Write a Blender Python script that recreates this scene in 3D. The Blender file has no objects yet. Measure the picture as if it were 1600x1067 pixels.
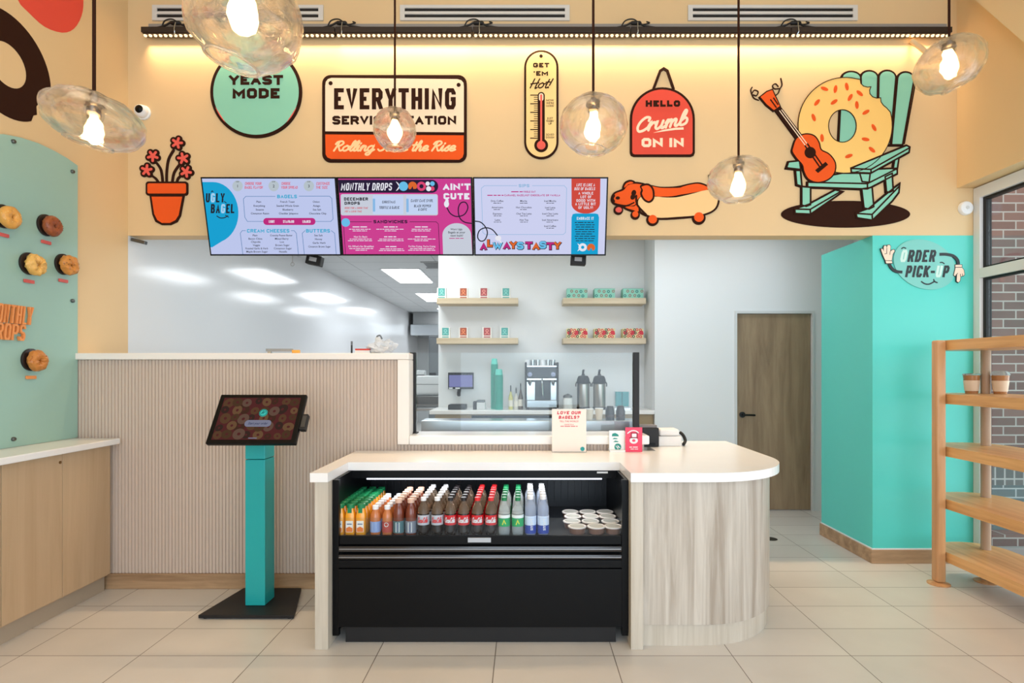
import bpy, bmesh, math, random
from mathutils import Vector, Matrix, noise
from mathutils.geometry import tessellate_polygon
R = math.radians
random.seed(7)
scene = bpy.context.scene
COL = scene.collection

# ------------------------------------------------------------------ camera, world, light, exposure
EYE = 1.445                      # camera height; the photo's perspective centre is (820, 578) with a focal length of 900 px
cam_d = bpy.data.cameras.new('camera')
cam = bpy.data.objects.new('camera', cam_d)
COL.objects.link(cam)
cam.location = (0, 0, EYE)
cam.rotation_euler = (R(90), 0, 0)
cam_d.sensor_fit = 'HORIZONTAL'
cam_d.sensor_width = 36
cam_d.lens = 36 * 900 / 1600
cam_d.shift_x = -20 / 1600
cam_d.shift_y = 44.5 / 1600
cam_d.clip_start = 0.05
scene.camera = cam
vs = scene.view_settings
vs.view_transform = 'Standard'
vs.look = 'None'
vs.exposure = 0.0
vs.gamma = 1.0
vs.use_curve_mapping = False

world = bpy.data.worlds.new('world')
scene.world = world
world.use_nodes = True
wbg = world.node_tree.nodes['Background']
wbg.inputs[0].default_value = (0.80, 0.90, 1.0, 1)
wbg.inputs[1].default_value = 1.9


def area(name, loc, rot, sx, sy, power, color, spread=180):
    l = bpy.data.lights.new(name, 'AREA')
    l.shape = 'RECTANGLE'
    l.size = sx
    l.size_y = sy
    l.energy = power
    l.color = color
    l.spread = R(spread)
    o = bpy.data.objects.new(name, l)
    o.location = loc
    o.rotation_euler = rot
    COL.objects.link(o)
    return o


# daylight through the shop front behind the camera, and through the glazing on the right
area('storefront_daylight', (1.0, -2.9, 1.7), (R(90), 0, 0), 4.4, 3.0, 122, (0.72, 0.86, 1.0))
area('side_window_daylight', (3.62, 2.2, 1.4), (0, R(90), 0), 2.4, 3.6, 46, (0.82, 0.91, 1.0))
# general ceiling downlights of the shop
area('ceiling_downlights', (-1.1, 1.7, 4.5), (0, 0, 0), 2.6, 2.0, 32, (1.0, 0.78, 0.54))
# ceiling lights over station and corridor, plus an added kitchen fill, behind the bulkhead
area('station_ceiling_light', (0.6, 5.15, 2.90), (0, 0, 0), 2.6, 0.6, 17, (0.90, 0.96, 1.0))
area('kitchen_fill_light', (-1.2, 5.6, 2.90), (0, 0, 0), 0.6, 1.2, 22, (0.92, 0.97, 1.0))  # unseen lamp added to brighten the near end of the kitchen
area('corridor_ceiling_light', (2.3, 5.3, 2.90), (0, 0, 0), 0.6, 0.5, 3, (0.95, 0.97, 1.0))

# ------------------------------------------------------------------ helpers


def W(px, d):
    return (px - 820) * d / 900


def H(py, d):
    return EYE - (py - 578) * d / 900


def lin(c):
    c = c / 255
    return c / 12.92 if c <= 0.04045 else ((c + 0.055) / 1.055) ** 2.4


def S(r, g, b):
    return (lin(r), lin(g), lin(b), 1)


_mats = {}


def mat(name, rgb, rough=0.5, metal=0.0, spec=0.5, coat=0.0, trans=0.0, ior=1.45, var=0.0, vscale=8.0, bump=0.0):
    if name in _mats:
        return _mats[name]
    m = bpy.data.materials.new(name)
    m.use_nodes = True
    nt = m.node_tree
    p = nt.nodes['Principled BSDF']
    p.inputs['Base Color'].default_value = S(*rgb)
    p.inputs['Roughness'].default_value = rough
    p.inputs['Metallic'].default_value = metal
    p.inputs['Specular IOR Level'].default_value = spec
    p.inputs['Coat Weight'].default_value = coat
    p.inputs['Transmission Weight'].default_value = trans
    p.inputs['IOR'].default_value = ior
    if var or bump:
        tc = nt.nodes.new('ShaderNodeTexCoord')
        nz = nt.nodes.new('ShaderNodeTexNoise')
        nz.inputs['Scale'].default_value = vscale
        nz.inputs['Detail'].default_value = 4
        nt.links.new(tc.outputs['Object'], nz.inputs['Vector'])
        if var:
            mx = nt.nodes.new('ShaderNodeMix')
            mx.data_type = 'RGBA'
            a = S(*rgb)
            mx.inputs[6].default_value = tuple(min(1, x * (1 - var)) for x in a[:3]) + (1,)
            mx.inputs[7].default_value = tuple(min(1, x * (1 + var)) for x in a[:3]) + (1,)
            nt.links.new(nz.outputs['Fac'], mx.inputs[0])
            nt.links.new(mx.outputs[2], p.inputs['Base Color'])
        if bump:
            bp = nt.nodes.new('ShaderNodeBump')
            bp.inputs['Strength'].default_value = bump
            bp.inputs['Distance'].default_value = 0.01
            nt.links.new(nz.outputs['Fac'], bp.inputs['Height'])
            nt.links.new(bp.outputs['Normal'], p.inputs['Normal'])
    _mats[name] = m
    return m


def emit(name, rgb, strength=1.0):
    if name in _mats:
        return _mats[name]
    m = bpy.data.materials.new(name)
    m.use_nodes = True
    nt = m.node_tree
    nt.nodes.remove(nt.nodes['Principled BSDF'])
    e = nt.nodes.new('ShaderNodeEmission')
    e.inputs[0].default_value = S(*rgb)
    e.inputs[1].default_value = strength
    nt.links.new(e.outputs[0], nt.nodes['Material Output'].inputs[0])
    _mats[name] = m
    return m


def wood(name, a, b, axis='z', scale=1.0, rough=0.45, stretch=14.0, contrast=(0.35, 0.65)):
    """streaky timber: noise squeezed along the grain axis, between two colours"""
    if name in _mats:
        return _mats[name]
    m = bpy.data.materials.new(name)
    m.use_nodes = True
    nt = m.node_tree
    p = nt.nodes['Principled BSDF']
    p.inputs['Roughness'].default_value = rough
    tc = nt.nodes.new('ShaderNodeTexCoord')
    mp = nt.nodes.new('ShaderNodeMapping')
    s = [stretch * scale] * 3
    s['xyz'.index(axis)] = 0.9 * scale
    mp.inputs['Scale'].default_value = s
    n1 = nt.nodes.new('ShaderNodeTexNoise')
    n1.inputs['Scale'].default_value = 1.0
    n1.inputs['Detail'].default_value = 6
    n1.inputs['Roughness'].default_value = 0.62
    n1.inputs['Distortion'].default_value = 0.5
    rp = nt.nodes.new('ShaderNodeValToRGB')
    rp.color_ramp.elements[0].position = contrast[0]
    rp.color_ramp.elements[0].color = S(*a)
    rp.color_ramp.elements[1].position = contrast[1]
    rp.color_ramp.elements[1].color = S(*b)
    nt.links.new(tc.outputs['Object'], mp.inputs[0])
    nt.links.new(mp.outputs[0], n1.inputs['Vector'])
    nt.links.new(n1.outputs['Fac'], rp.inputs[0])
    nt.links.new(rp.outputs[0], p.inputs['Base Color'])
    _mats[name] = m
    return m


def brickmat(name, c1, c2, mortar, w, h, ms, loc=(0, 0, 0), rot=(0, 0, 0), offset=0.5, rough=0.6, var=0.0, msmooth=0.1):
    if name in _mats:
        return _mats[name]
    m = bpy.data.materials.new(name)
    m.use_nodes = True
    nt = m.node_tree
    p = nt.nodes['Principled BSDF']
    p.inputs['Roughness'].default_value = rough
    tc = nt.nodes.new('ShaderNodeTexCoord')
    mp = nt.nodes.new('ShaderNodeMapping')
    mp.inputs['Location'].default_value = loc
    mp.inputs['Rotation'].default_value = rot
    b = nt.nodes.new('ShaderNodeTexBrick')
    b.offset = offset
    b.squash = 1.0
    b.inputs['Color1'].default_value = S(*c1)
    b.inputs['Color2'].default_value = S(*c2)
    b.inputs['Mortar'].default_value = S(*mortar)
    b.inputs['Scale'].default_value = 1.0
    b.inputs['Mortar Size'].default_value = ms
    b.inputs['Mortar Smooth'].default_value = msmooth
    b.inputs['Brick Width'].default_value = w
    b.inputs['Row Height'].default_value = h
    nt.links.new(tc.outputs['Object'], mp.inputs[0])
    nt.links.new(mp.outputs[0], b.inputs['Vector'])
    out = b.outputs['Color']
    if var:
        nz = nt.nodes.new('ShaderNodeTexNoise')
        nz.inputs['Scale'].default_value = 2.6
        nz.inputs['Detail'].default_value = 5
        nt.links.new(tc.outputs['Object'], nz.inputs['Vector'])
        rp = nt.nodes.new('ShaderNodeValToRGB')
        rp.color_ramp.elements[0].position = 0.3
        rp.color_ramp.elements[0].color = (1 - var,) * 3 + (1,)
        rp.color_ramp.elements[1].position = 0.7
        rp.color_ramp.elements[1].color = (1, 1, 1, 1)
        mx = nt.nodes.new('ShaderNodeMix')
        mx.data_type = 'RGBA'
        mx.blend_type = 'MULTIPLY'
        mx.inputs[0].default_value = 1
        nt.links.new(nz.outputs['Fac'], rp.inputs[0])
        nt.links.new(out, mx.inputs[6])
        nt.links.new(rp.outputs[0], mx.inputs[7])
        out = mx.outputs[2]
    nt.links.new(out, p.inputs['Base Color'])
    _mats[name] = m
    return m


def glassmat(name, tint=(1, 1, 1), clear=0.65, ior=1.45, rough=0.0, gloss_only=False):
    """clear glass: mostly straight transmission, with a refracting (or only mirroring) share"""
    if name in _mats:
        return _mats[name]
    m = bpy.data.materials.new(name)
    m.use_nodes = True
    nt = m.node_tree
    nt.nodes.remove(nt.nodes['Principled BSDF'])
    t = nt.nodes.new('ShaderNodeBsdfTransparent')
    t.inputs[0].default_value = (*tint, 1)
    mx = nt.nodes.new('ShaderNodeMixShader')
    if gloss_only:
        g = nt.nodes.new('ShaderNodeBsdfGlossy')
        g.inputs['Roughness'].default_value = rough
        lw_ = nt.nodes.new('ShaderNodeLayerWeight')
        lw_.inputs[0].default_value = 0.5
        pw_ = nt.nodes.new('ShaderNodeMath')
        pw_.operation = 'POWER'
        pw_.inputs[1].default_value = 5
        ma = nt.nodes.new('ShaderNodeMath')
        ma.operation = 'MULTIPLY_ADD'
        ma.inputs[1].default_value = 0.95
        ma.inputs[2].default_value = min(0.045, gloss_only * 0.045)
        nt.links.new(lw_.outputs['Facing'], pw_.inputs[0])
        nt.links.new(pw_.outputs[0], ma.inputs[0])
        nt.links.new(ma.outputs[0], mx.inputs[0])
    else:
        g = nt.nodes.new('ShaderNodeBsdfGlass')
        g.inputs['Color'].default_value = (*tint, 1)
        g.inputs['Roughness'].default_value = rough
        g.inputs['IOR'].default_value = ior
        mx.inputs[0].default_value = 1 - clear
    nt.links.new(t.outputs[0], mx.inputs[1])
    nt.links.new(g.outputs[0], mx.inputs[2])
    nt.links.new(mx.outputs[0], nt.nodes['Material Output'].inputs[0])
    _mats[name] = m
    return m


def thing(name, label, cat, loc=(0, 0, 0), group=None, rot=(0, 0, 0)):
    o = bpy.data.objects.new(name, None)
    o.empty_display_size = 0.05
    o.location = loc
    o.rotation_euler = rot
    COL.objects.link(o)
    tag(o, label, cat, group)
    return o


def tag(o, label, cat, group=None):
    o['label'] = label
    o['category'] = cat
    if group:
        o['group'] = group
    return o


def structure(o):
    o['kind'] = 'structure'
    return o


def rootloc(o):
    l = Vector((0, 0, 0))
    while o is not None:
        l += Vector(o.location)
        o = o.parent
    return l


class MB:
    """collects shapes; build() links them as one mesh object"""

    def __init__(self):
        self.bm = bmesh.new()

    def box(self, x0, x1, y0, y1, z0, z1, bevel=0.0, seg=2, rot=None, pivot=None):
        r = bmesh.ops.create_cube(self.bm, size=1.0)
        vsx = r['verts']
        for v in vsx:
            v.co = Vector((x0 + (v.co.x + .5) * (x1 - x0), y0 + (v.co.y + .5) * (y1 - y0), z0 + (v.co.z + .5) * (z1 - z0)))
        if bevel:
            es = list({e for v in vsx for e in v.link_edges})
            rr = bmesh.ops.bevel(self.bm, geom=es, offset=bevel, segments=seg, affect='EDGES', profile=0.5)
            vsx = [v for v in self.bm.verts if v.is_valid and v in set(rr['verts'])] or vsx
        if rot is not None:
            pv = Vector(pivot) if pivot else Vector(((x0 + x1) / 2, (y0 + y1) / 2, (z0 + z1) / 2))
            bmesh.ops.rotate(self.bm, verts=list({v for v in vsx}), cent=pv, matrix=rot)
        return self

    def prism(self, pts, z0, z1):
        n = len(pts)
        lo = [self.bm.verts.new((x, y, z0)) for x, y in pts]
        hi = [self.bm.verts.new((x, y, z1)) for x, y in pts]
        for i in range(n):
            j = (i + 1) % n
            self.bm.faces.new((lo[i], lo[j], hi[j], hi[i]))
        for t in tessellate_polygon([[Vector((x, y, 0)) for x, y in pts]]):
            self.bm.faces.new([hi[k] for k in t])
            self.bm.faces.new([lo[k] for k in reversed(t)])
        return self

    def lathe(self, prof, c=(0, 0, 0), n=24, cap=True, sx=1.0, sy=1.0, axis='z', squircle=None):
        """prof: list of (radius, height)"""
        cx, cy, cz = c
        rings = []
        for r, z in prof:
            ring = []
            for k in range(n):
                a = 2 * math.pi * k / n
                q = 1.0
                if squircle:
                    q = 1 / (abs(math.cos(a)) ** squircle + abs(math.sin(a)) ** squircle) ** (1 / squircle)
                x, y = r * q * math.cos(a) * sx, r * q * math.sin(a) * sy
                if axis == 'z':
                    co = (cx + x, cy + y, cz + z)
                elif axis == 'y':
                    co = (cx + x, cy + z, cz + y)
                else:
                    co = (cx + z, cy + x, cz + y)
                ring.append(self.bm.verts.new(co))
            rings.append(ring)
        for a, b in zip(rings, rings[1:]):
            for k in range(n):
                j = (k + 1) % n
                self.bm.faces.new((a[k], a[j], b[j], b[k]))
        if cap:
            for ring in (rings[0], rings[-1]):
                try:
                    self.bm.faces.new(ring)
                except ValueError:
                    pass
        return self

    def cyl(self, p0, p1, r0, r1=None, n=16):
        r1 = r0 if r1 is None else r1
        p0, p1 = Vector(p0), Vector(p1)
        d = (p1 - p0).normalized()
        u = d.orthogonal().normalized()
        w = d.cross(u)
        A = [self.bm.verts.new(p0 + (u * math.cos(t) + w * math.sin(t)) * r0) for t in [2 * math.pi * k / n for k in range(n)]]
        B = [self.bm.verts.new(p1 + (u * math.cos(t) + w * math.sin(t)) * r1) for t in [2 * math.pi * k / n for k in range(n)]]
        for k in range(n):
            j = (k + 1) % n
            self.bm.faces.new((A[k], A[j], B[j], B[k]))
        self.bm.faces.new(A)
        self.bm.faces.new(B)
        return self

    def tube(self, pts, r, n=8, smooth=True):
        pts = crom([tuple(p) for p in pts], 6) if smooth else pts
        pts = [Vector(p) for p in pts]
        rings = []
        u = None
        for i, p in enumerate(pts):
            d = (pts[min(i + 1, len(pts) - 1)] - pts[max(i - 1, 0)]).normalized()
            if u is None:
                u = d.orthogonal().normalized()
            else:
                u = (u - d * u.dot(d)).normalized()
            w = d.cross(u)
            rings.append([self.bm.verts.new(p + (u * math.cos(t) + w * math.sin(t)) * r) for t in [2 * math.pi * k / n for k in range(n)]])
        for a, b in zip(rings, rings[1:]):
            for k in range(n):
                j = (k + 1) % n
                self.bm.faces.new((a[k], a[j], b[j], b[k]))
        self.bm.faces.new(rings[0])
        self.bm.faces.new(rings[-1])
        return self

    def torus(self, c, R0, r, n=28, k=14, axis='z', wob=0.0, seed=0, squash=1.0):
        rings = []
        for i in range(n):
            a = 2 * math.pi * i / n
            ring = []
            for j in range(k):
                b = 2 * math.pi * j / k
                rr = r * (1 + wob * noise.noise(Vector((math.cos(a) * 3 + seed, math.sin(a) * 3, b))))
                x = (R0 + rr * math.cos(b)) * math.cos(a)
                y = (R0 + rr * math.cos(b)) * math.sin(a)
                z = rr * math.sin(b) * squash
                p = {'z': (x, y, z), 'y': (x, z, y), 'x': (z, x, y)}[axis]
                ring.append(self.bm.verts.new(Vector(c) + Vector(p)))
            rings.append(ring)
        for i in range(n):
            A, B = rings[i], rings[(i + 1) % n]
            for j in range(k):
                l = (j + 1) % k
                self.bm.faces.new((A[j], A[l], B[l], B[j]))
        return self

    def xform(self, m):
        bmesh.ops.transform(self.bm, matrix=m, verts=self.bm.verts)
        return self

    def build(self, name, m, parent=None, smooth=False, local=False):
        bmesh.ops.recalc_face_normals(self.bm, faces=self.bm.faces)
        me = bpy.data.meshes.new(name)
        if parent is not None and not local:
            off = rootloc(parent)
            for v in self.bm.verts:
                v.co -= off
        elif parent is None and not local:
            # a mesh of its own gets its origin at its base centre
            xs = [v.co.copy() for v in self.bm.verts]
            lo = Vector([min(c[i] for c in xs) for i in range(3)])
            hi = Vector([max(c[i] for c in xs) for i in range(3)])
            self.org = Vector(((lo.x + hi.x) / 2, (lo.y + hi.y) / 2, lo.z))
        self.bm.to_mesh(me)
        self.bm.free()
        if smooth:
            me.polygons.foreach_set('use_smooth', [True] * len(me.polygons))
            try:
                me.set_sharp_from_angle(angle=R(38))
            except Exception:
                pass
        me.materials.append(m)
        o = bpy.data.objects.new(name, me)
        COL.objects.link(o)
        if parent is not None:
            o.parent = parent
        return o


def crom(pts, n=6, closed=False):
    """Catmull-Rom through the points"""
    P = [Vector(p) for p in pts]
    if len(P) < 3:
        return [tuple(p) for p in P]
    out = []
    N = len(P)
    rng = range(N if closed else N - 1)
    for i in rng:
        if closed:
            a, b, c, d = P[(i - 1) % N], P[i], P[(i + 1) % N], P[(i + 2) % N]
        else:
            a, b, c, d = P[max(i - 1, 0)], P[i], P[i + 1], P[min(i + 2, N - 1)]
        for k in range(n):
            t = k / n
            out.append(tuple(0.5 * (2 * b + (c - a) * t + (2 * a - 5 * b + 4 * c - d) * t * t + (3 * b - a - 3 * c + d) * t ** 3)))
    if not closed:
        out.append(tuple(P[-1]))
    return out


BLOCK = {
    'A': (1, [[(0, 0), (.5, 1), (1, 0)], [(.2, .32), (.8, .32)]]),
    'B': (1, [[(0, 0), (0, 1), (.7, 1), (.92, .87), (.92, .65), (.7, .52), (0, .52)], [(.7, .52), (1, .38), (1, .15), (.75, 0), (0, 0)]]),
    'C': (1, [[(1, .72), (1, .85), (.8, 1), (.2, 1), (0, .85), (0, .15), (.2, 0), (.8, 0), (1, .15), (1, .28)]]),
    'D': (1, [[(0, 0), (0, 1), (.65, 1), (1, .8), (1, .2), (.65, 0), (0, 0)]]),
    'E': (.85, [[(1, 1), (0, 1), (0, 0), (1, 0)], [(0, .5), (.85, .5)]]),
    'F': (.8, [[(0, 0), (0, 1), (1, 1)], [(0, .5), (.85, .5)]]),
    'G': (1, [[(1, .75), (1, .85), (.8, 1), (.2, 1), (0, .85), (0, .15), (.2, 0), (.8, 0), (1, .15), (1, .48), (.55, .48)]]),
    'H': (1, [[(0, 0), (0, 1)], [(1, 0), (1, 1)], [(0, .5), (1, .5)]]),
    'I': (0, [[(0, 0), (0, 1)]]),
    'J': (.8, [[(1, 1), (1, .2), (.8, 0), (.2, 0), (0, .2)]]),
    'K': (1, [[(0, 0), (0, 1)], [(1, 1), (0, .42)], [(.3, .6), (1, 0)]]),
    'L': (.8, [[(0, 1), (0, 0), (1, 0)]]),
    'M': (1.35, [[(0, 0), (0, 1), (.5, .3), (1, 1), (1, 0)]]),
    'N': (1.05, [[(0, 0), (0, 1), (1, 0), (1, 1)]]),
    'O': (1, [[(.5, 0), (.2, 0), (0, .18), (0, .82), (.2, 1), (.8, 1), (1, .82), (1, .18), (.8, 0), (.5, 0)]]),
    'P': (1, [[(0, 0), (0, 1), (.75, 1), (1, .87), (1, .58), (.75, .43), (0, .43)]]),
    'Q': (1, [[(.5, 0), (.2, 0), (0, .18), (0, .82), (.2, 1), (.8, 1), (1, .82), (1, .18), (.8, 0), (.5, 0)], [(.6, .3), (1, 0)]]),
    'R': (1, [[(0, 0), (0, 1), (.75, 1), (1, .87), (1, .6), (.75, .47), (0, .47)], [(.6, .47), (1, 0)]]),
    'S': (.95, [[(1, .78), (1, .87), (.8, 1), (.2, 1), (0, .87), (0, .65), (.2, .53), (.8, .47), (1, .35), (1, .13), (.8, 0), (.2, 0), (0, .13), (0, .22)]]),
    'T': (.95, [[(0, 1), (1, 1)], [(.5, 1), (.5, 0)]]),
    'U': (1, [[(0, 1), (0, .18), (.2, 0), (.8, 0), (1, .18), (1, 1)]]),
    'V': (1, [[(0, 1), (.5, 0), (1, 1)]]),
    'W': (1.45, [[(0, 1), (.25, 0), (.5, .8), (.75, 0), (1, 1)]]),
    'X': (1, [[(0, 0), (1, 1)], [(0, 1), (1, 0)]]),
    'Y': (1, [[(0, 1), (.5, .42), (1, 1)], [(.5, .42), (.5, 0)]]),
    'Z': (.9, [[(0, 1), (1, 1), (0, 0), (1, 0)]]),
    '-': (.5, [[(0, .45), (1, .45)]]),
    "'": (.1, [[(.6, 1), (.2, .72)]]),
    '?': (.9, [[(0, .75), (0, .85), (.2, 1), (.8, 1), (1, .85), (1, .6), (.5, .42), (.5, .26)], [(.5, .08), (.5, 0)]]),
    '!': (0, [[(0, 1), (0, .3)], [(0, .08), (0, 0)]]),
    '&': (1, [[(1, 0), (.2, .75), (.3, 1), (.6, 1), (.7, .8), (0, .3), (.1, 0), (.6, 0), (1, .4)]]),
    '1': (.4, [[(0, .8), (1, 1), (1, 0)]]), '2': (.9, [[(0, .85), (.2, 1), (.8, 1), (1, .8), (1, .6), (0, 0), (1, 0)]]),
    '3': (.9, [[(0, 1), (1, 1), (.5, .58), (1, .4), (1, .15), (.8, 0), (.2, 0), (0, .15)]]),
}
SCRIPT = {
    'o': (.82, [[(.45, 1), (.1, .75), (.05, .3), (.3, 0), (.6, .2), (.65, .65), (.45, 1), (.62, .84), (.9, .85)]]),
    'l': (.45, [[(0, .25), (.25, .9), (.4, 1.7), (.26, 1.95), (.13, 1.5), (.12, .4), (.25, 0), (.5, .15)]]),
    'i': (.45, [[(0, .4), (.15, 1), (.14, .3), (.28, 0), (.5, .2)], [(.2, 1.42), (.23, 1.5)]]),
    'n': (.85, [[(0, .5), (.14, 1), (.12, 0)], [(.12, .45), (.35, .95), (.56, .85), (.55, .2), (.7, 0), (.92, .25)]]),
    'g': (.85, [[(.6, .85), (.35, 1), (.08, .7), (.1, .2), (.35, 0), (.6, .4), (.64, 1), (.6, -.4), (.4, -.8), (.1, -.7), (.15, -.4), (.6, -.1), (.9, .25)]]),
    'c': (.66, [[(.6, .8), (.4, 1), (.1, .75), (.08, .25), (.35, 0), (.72, .25)]]),
    'e': (.7, [[(.08, .4), (.5, .55), (.58, .85), (.35, 1), (.1, .75), (.08, .25), (.35, 0), (.76, .25)]]),
    't': (.52, [[(.3, 1.7), (.2, .4), (.3, 0), (.58, .2)], [(0, 1.12), (.52, 1.2)]]),
    'h': (.82, [[(.05, .3), (.3, 1.2), (.36, 1.8), (.22, 1.95), (.13, 1.4), (.1, 0)], [(.1, .4), (.35, .95), (.55, .8), (.52, .2), (.65, 0), (.88, .25)]]),
    's': (.62, [[(0, .25), (.4, 1), (.36, .65), (.56, .28), (.35, 0), (.1, .1)]]),
    'r': (.58, [[(0, .4), (.14, 1.05), (.12, 0)], [(.12, .5), (.35, .95), (.56, .9)]]),
    'u': (.88, [[(0, .7), (.1, 1), (.1, .25), (.3, 0), (.55, .35), (.6, 1)], [(.6, 1), (.58, .2), (.72, 0), (.92, .25)]]),
    'm': (1.18, [[(0, .6), (.13, 1), (.12, 0)], [(.12, .5), (.32, .95), (.48, .85), (.48, 0)], [(.48, .5), (.68, .95), (.85, .85), (.85, .2), (1, 0), (1.22, .25)]]),
    'b': (.72, [[(.05, .4), (.3, 1.3), (.34, 1.85), (.2, 1.95), (.1, 1.3), (.1, .2), (.3, 0), (.6, .2), (.6, .7), (.4, .95), (.15, .7)]]),
    'a': (.8, [[(.6, .85), (.35, 1), (.08, .7), (.1, .2), (.3, 0), (.55, .3), (.62, 1)], [(.62, 1), (.58, .2), (.7, 0), (.88, .25)]]),
    '-': (.4, [[(0, .5), (.3, .5)]]),
    'R': (1.06, [[(.3, 1.75), (.22, .9), (.1, 0)], [(-.05, 1.3), (.1, 1.75), (.6, 1.88), (.85, 1.5), (.6, 1.05), (.28, .95), (.5, .7), (.8, .05), (1.08, .15)]]),
    'S': (.88, [[(.82, 1.5), (.6, 1.85), (.25, 1.7), (.2, 1.3), (.65, .8), (.65, .25), (.3, 0), (0, .3)]]),
    'C': (.95, [[(.85, 1.3), (.85, 1.7), (.5, 1.8), (.15, 1.3), (.05, .6), (.25, .05), (.6, .05), (.98, .4)]]),
    'H': (1.0, [[(.12, 1.8), (.05, 0)], [(.78, 1.8), (.7, 0), (.95, .1)], [(-.1, .8), (.9, 1.0)]]),
    '!': (.4, [[(.22, 1.8), (.12, .5)], [(.08, .02), (.1, .08)]]),
}
_fontcache = {}


def font_mesh(s):
    if s not in _fontcache:
        c = bpy.data.curves.new('t', 'FONT')
        c.body = s
        c.size = 1
        c.resolution_u = 2
        c.offset = 0.012
        o = bpy.data.objects.new('t', c)
        me = bpy.data.meshes.new_from_object(o)
        vsx = [(v.co.x, v.co.y) for v in me.vertices]
        fs = [tuple(p.vertices) for p in me.polygons]
        bpy.data.objects.remove(o)
        bpy.data.curves.remove(c)
        bpy.data.meshes.remove(me)
        xs = [v[0] for v in vsx] or [0, 1]
        _fontcache[s] = (vsx, fs, min(xs), max(xs))
    return _fontcache[s]


class Flat:
    """flat lettering and cut-out shapes: 2-D source coordinates -> tf -> (u, v) -> frame(u, v, height)"""

    def __init__(self, frame, tf=None, h0=0.0, h1=0.001):
        self.frame, self.tf, self.h0, self.h1 = frame, tf or (lambda p: p), h0, h1
        self.bm = bmesh.new()
        self.n = 0

    def _step(self):
        # neighbouring shapes of one print sit a hair apart, so that crossing shapes never share a plane
        self.n += 1
        return (self.n % 9) * 1.6e-5

    def _v(self, p, h):
        u, v = self.tf(p)
        return self.bm.verts.new(self.frame(u, v, h))

    def poly(self, outer, holes=(), smooth=0, closed_smooth=True):
        loops = [crom(l, smooth, True) if smooth else list(l) for l in [outer] + list(holes)]
        flat = [p for l in loops for p in l]
        e = self._step()
        hi = [self._v(p, self.h1 + e) for p in flat]
        for t in tessellate_polygon([[Vector((p[0], p[1], 0)) for p in l] for l in loops]):
            try:
                self.bm.faces.new([hi[k] for k in t])
            except ValueError:
                pass
        lo = [self._v(p, self.h0) for p in flat]
        k = 0
        for l in loops:
            n = len(l)
            for i in range(n):
                j = (i + 1) % n
                self.bm.faces.new((lo[k + i], lo[k + j], hi[k + j], hi[k + i]))
            k += n
        return self

    def ellipse(self, c, rx, ry=None, rot=0, n=28, hole=None):
        ry = rx if ry is None else ry
        f = lambda s: [(c[0] + s * rx * math.cos(t) * math.cos(rot) - s * ry * math.sin(t) * math.sin(rot),
                        c[1] + s * rx * math.cos(t) * math.sin(rot) + s * ry * math.sin(t) * math.cos(rot)) for t in [2 * math.pi * k / n for k in range(n)]]
        return self.poly(f(1), [f(hole)] if hole else [])

    def rrect(self, x0, y0, x1, y1, r, n=6, hole=None):
        def f(x0, y0, x1, y1, r):
            out = []
            for cx, cy, a in ((x1 - r, y1 - r, 0), (x0 + r, y1 - r, 90), (x0 + r, y0 + r, 180), (x1 - r, y0 + r, 270)):
                for k in range(n + 1):
                    t = R(a + 90 * k / n)
                    out.append((cx + r * math.cos(t), cy + r * math.sin(t)))
            return out
        hs = [f(x0 + hole, y0 + hole, x1 - hole, y1 - hole, max(r - hole, .001))] if hole else []
        return self.poly(f(x0, y0, x1, y1, r), hs)

    def stroke(self, pts, w, smooth=0, closed=False, round=True, lim=None):
        pts = crom(pts, smooth, closed) if smooth else [tuple(p) for p in pts]
        P = [Vector(p[:2]) for p in pts]
        Q = [P[0]]
        for p in P[1:]:
            if (p - Q[-1]).length > 1e-6:
                Q.append(p)
        P = Q
        n = len(P)
        if not closed and n > 2 and (P[0] - P[-1]).length < 1e-6:
            P = P[:-1]
            n -= 1
            closed = True
        if n < 2:
            return self
        h = w / 2
        L, Rr = [], []
        for i in range(n):
            a = P[i - 1] if (i > 0 or closed) else None
            b = P[(i + 1) % n] if (i < n - 1 or closed) else None
            d0 = (P[i] - a).normalized() if a is not None else None
            d1 = (b - P[i]).normalized() if b is not None else None
            d0 = d0 or d1
            d1 = d1 or d0
            t = d0 + d1
            if t.length < 1e-4:
                t = d1.copy()
            t.normalize()
            nn = Vector((-t.y, t.x))
            c = max(0.45, nn.dot(Vector((-d1.y, d1.x))))
            L.append(P[i] + nn * h / c)
            Rr.append(P[i] - nn * h / c)
        if lim:
            for p in L + Rr:
                p.y = min(lim[1], max(lim[0], p.y))
        rng = range(n if closed else n - 1)
        e = self._step()
        lh, rh = [self._v(p, self.h1 + e + 1.2e-6 * k) for k, p in enumerate(L)], [self._v(p, self.h1 + e + 1.2e-6 * k) for k, p in enumerate(Rr)]
        ll, rl = [self._v(p, self.h0) for p in L], [self._v(p, self.h0) for p in Rr]
        for i in rng:
            j = (i + 1) % n
            self.bm.faces.new((lh[i], rh[i], rh[j], lh[j]))
            self.bm.faces.new((ll[i], lh[i], lh[j], ll[j]))
            self.bm.faces.new((rh[i], rl[i], rl[j], rh[j]))
        if not closed:
            for i in (0, n - 1):
                if round:
                    d = (P[0] - P[1]).normalized() if i == 0 else (P[-1] - P[-2]).normalized()
                    s = Vector((-d.y, d.x))
                    fan = [P[i] + (s * math.cos(t) + d * math.sin(t)) * h for t in [math.pi * k / 6 for k in range(7)]]
                    fh = [self._v(p, self.h1 + e) for p in fan]
                    fl = [self._v(p, self.h0) for p in fan]
                    self.bm.faces.new(fh)
                    for k in range(6):
                        self.bm.faces.new((fl[k], fl[k + 1], fh[k + 1], fh[k]))
                else:
                    self.bm.faces.new((ll[i], rl[i], rh[i], lh[i]))
        return self

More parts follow.
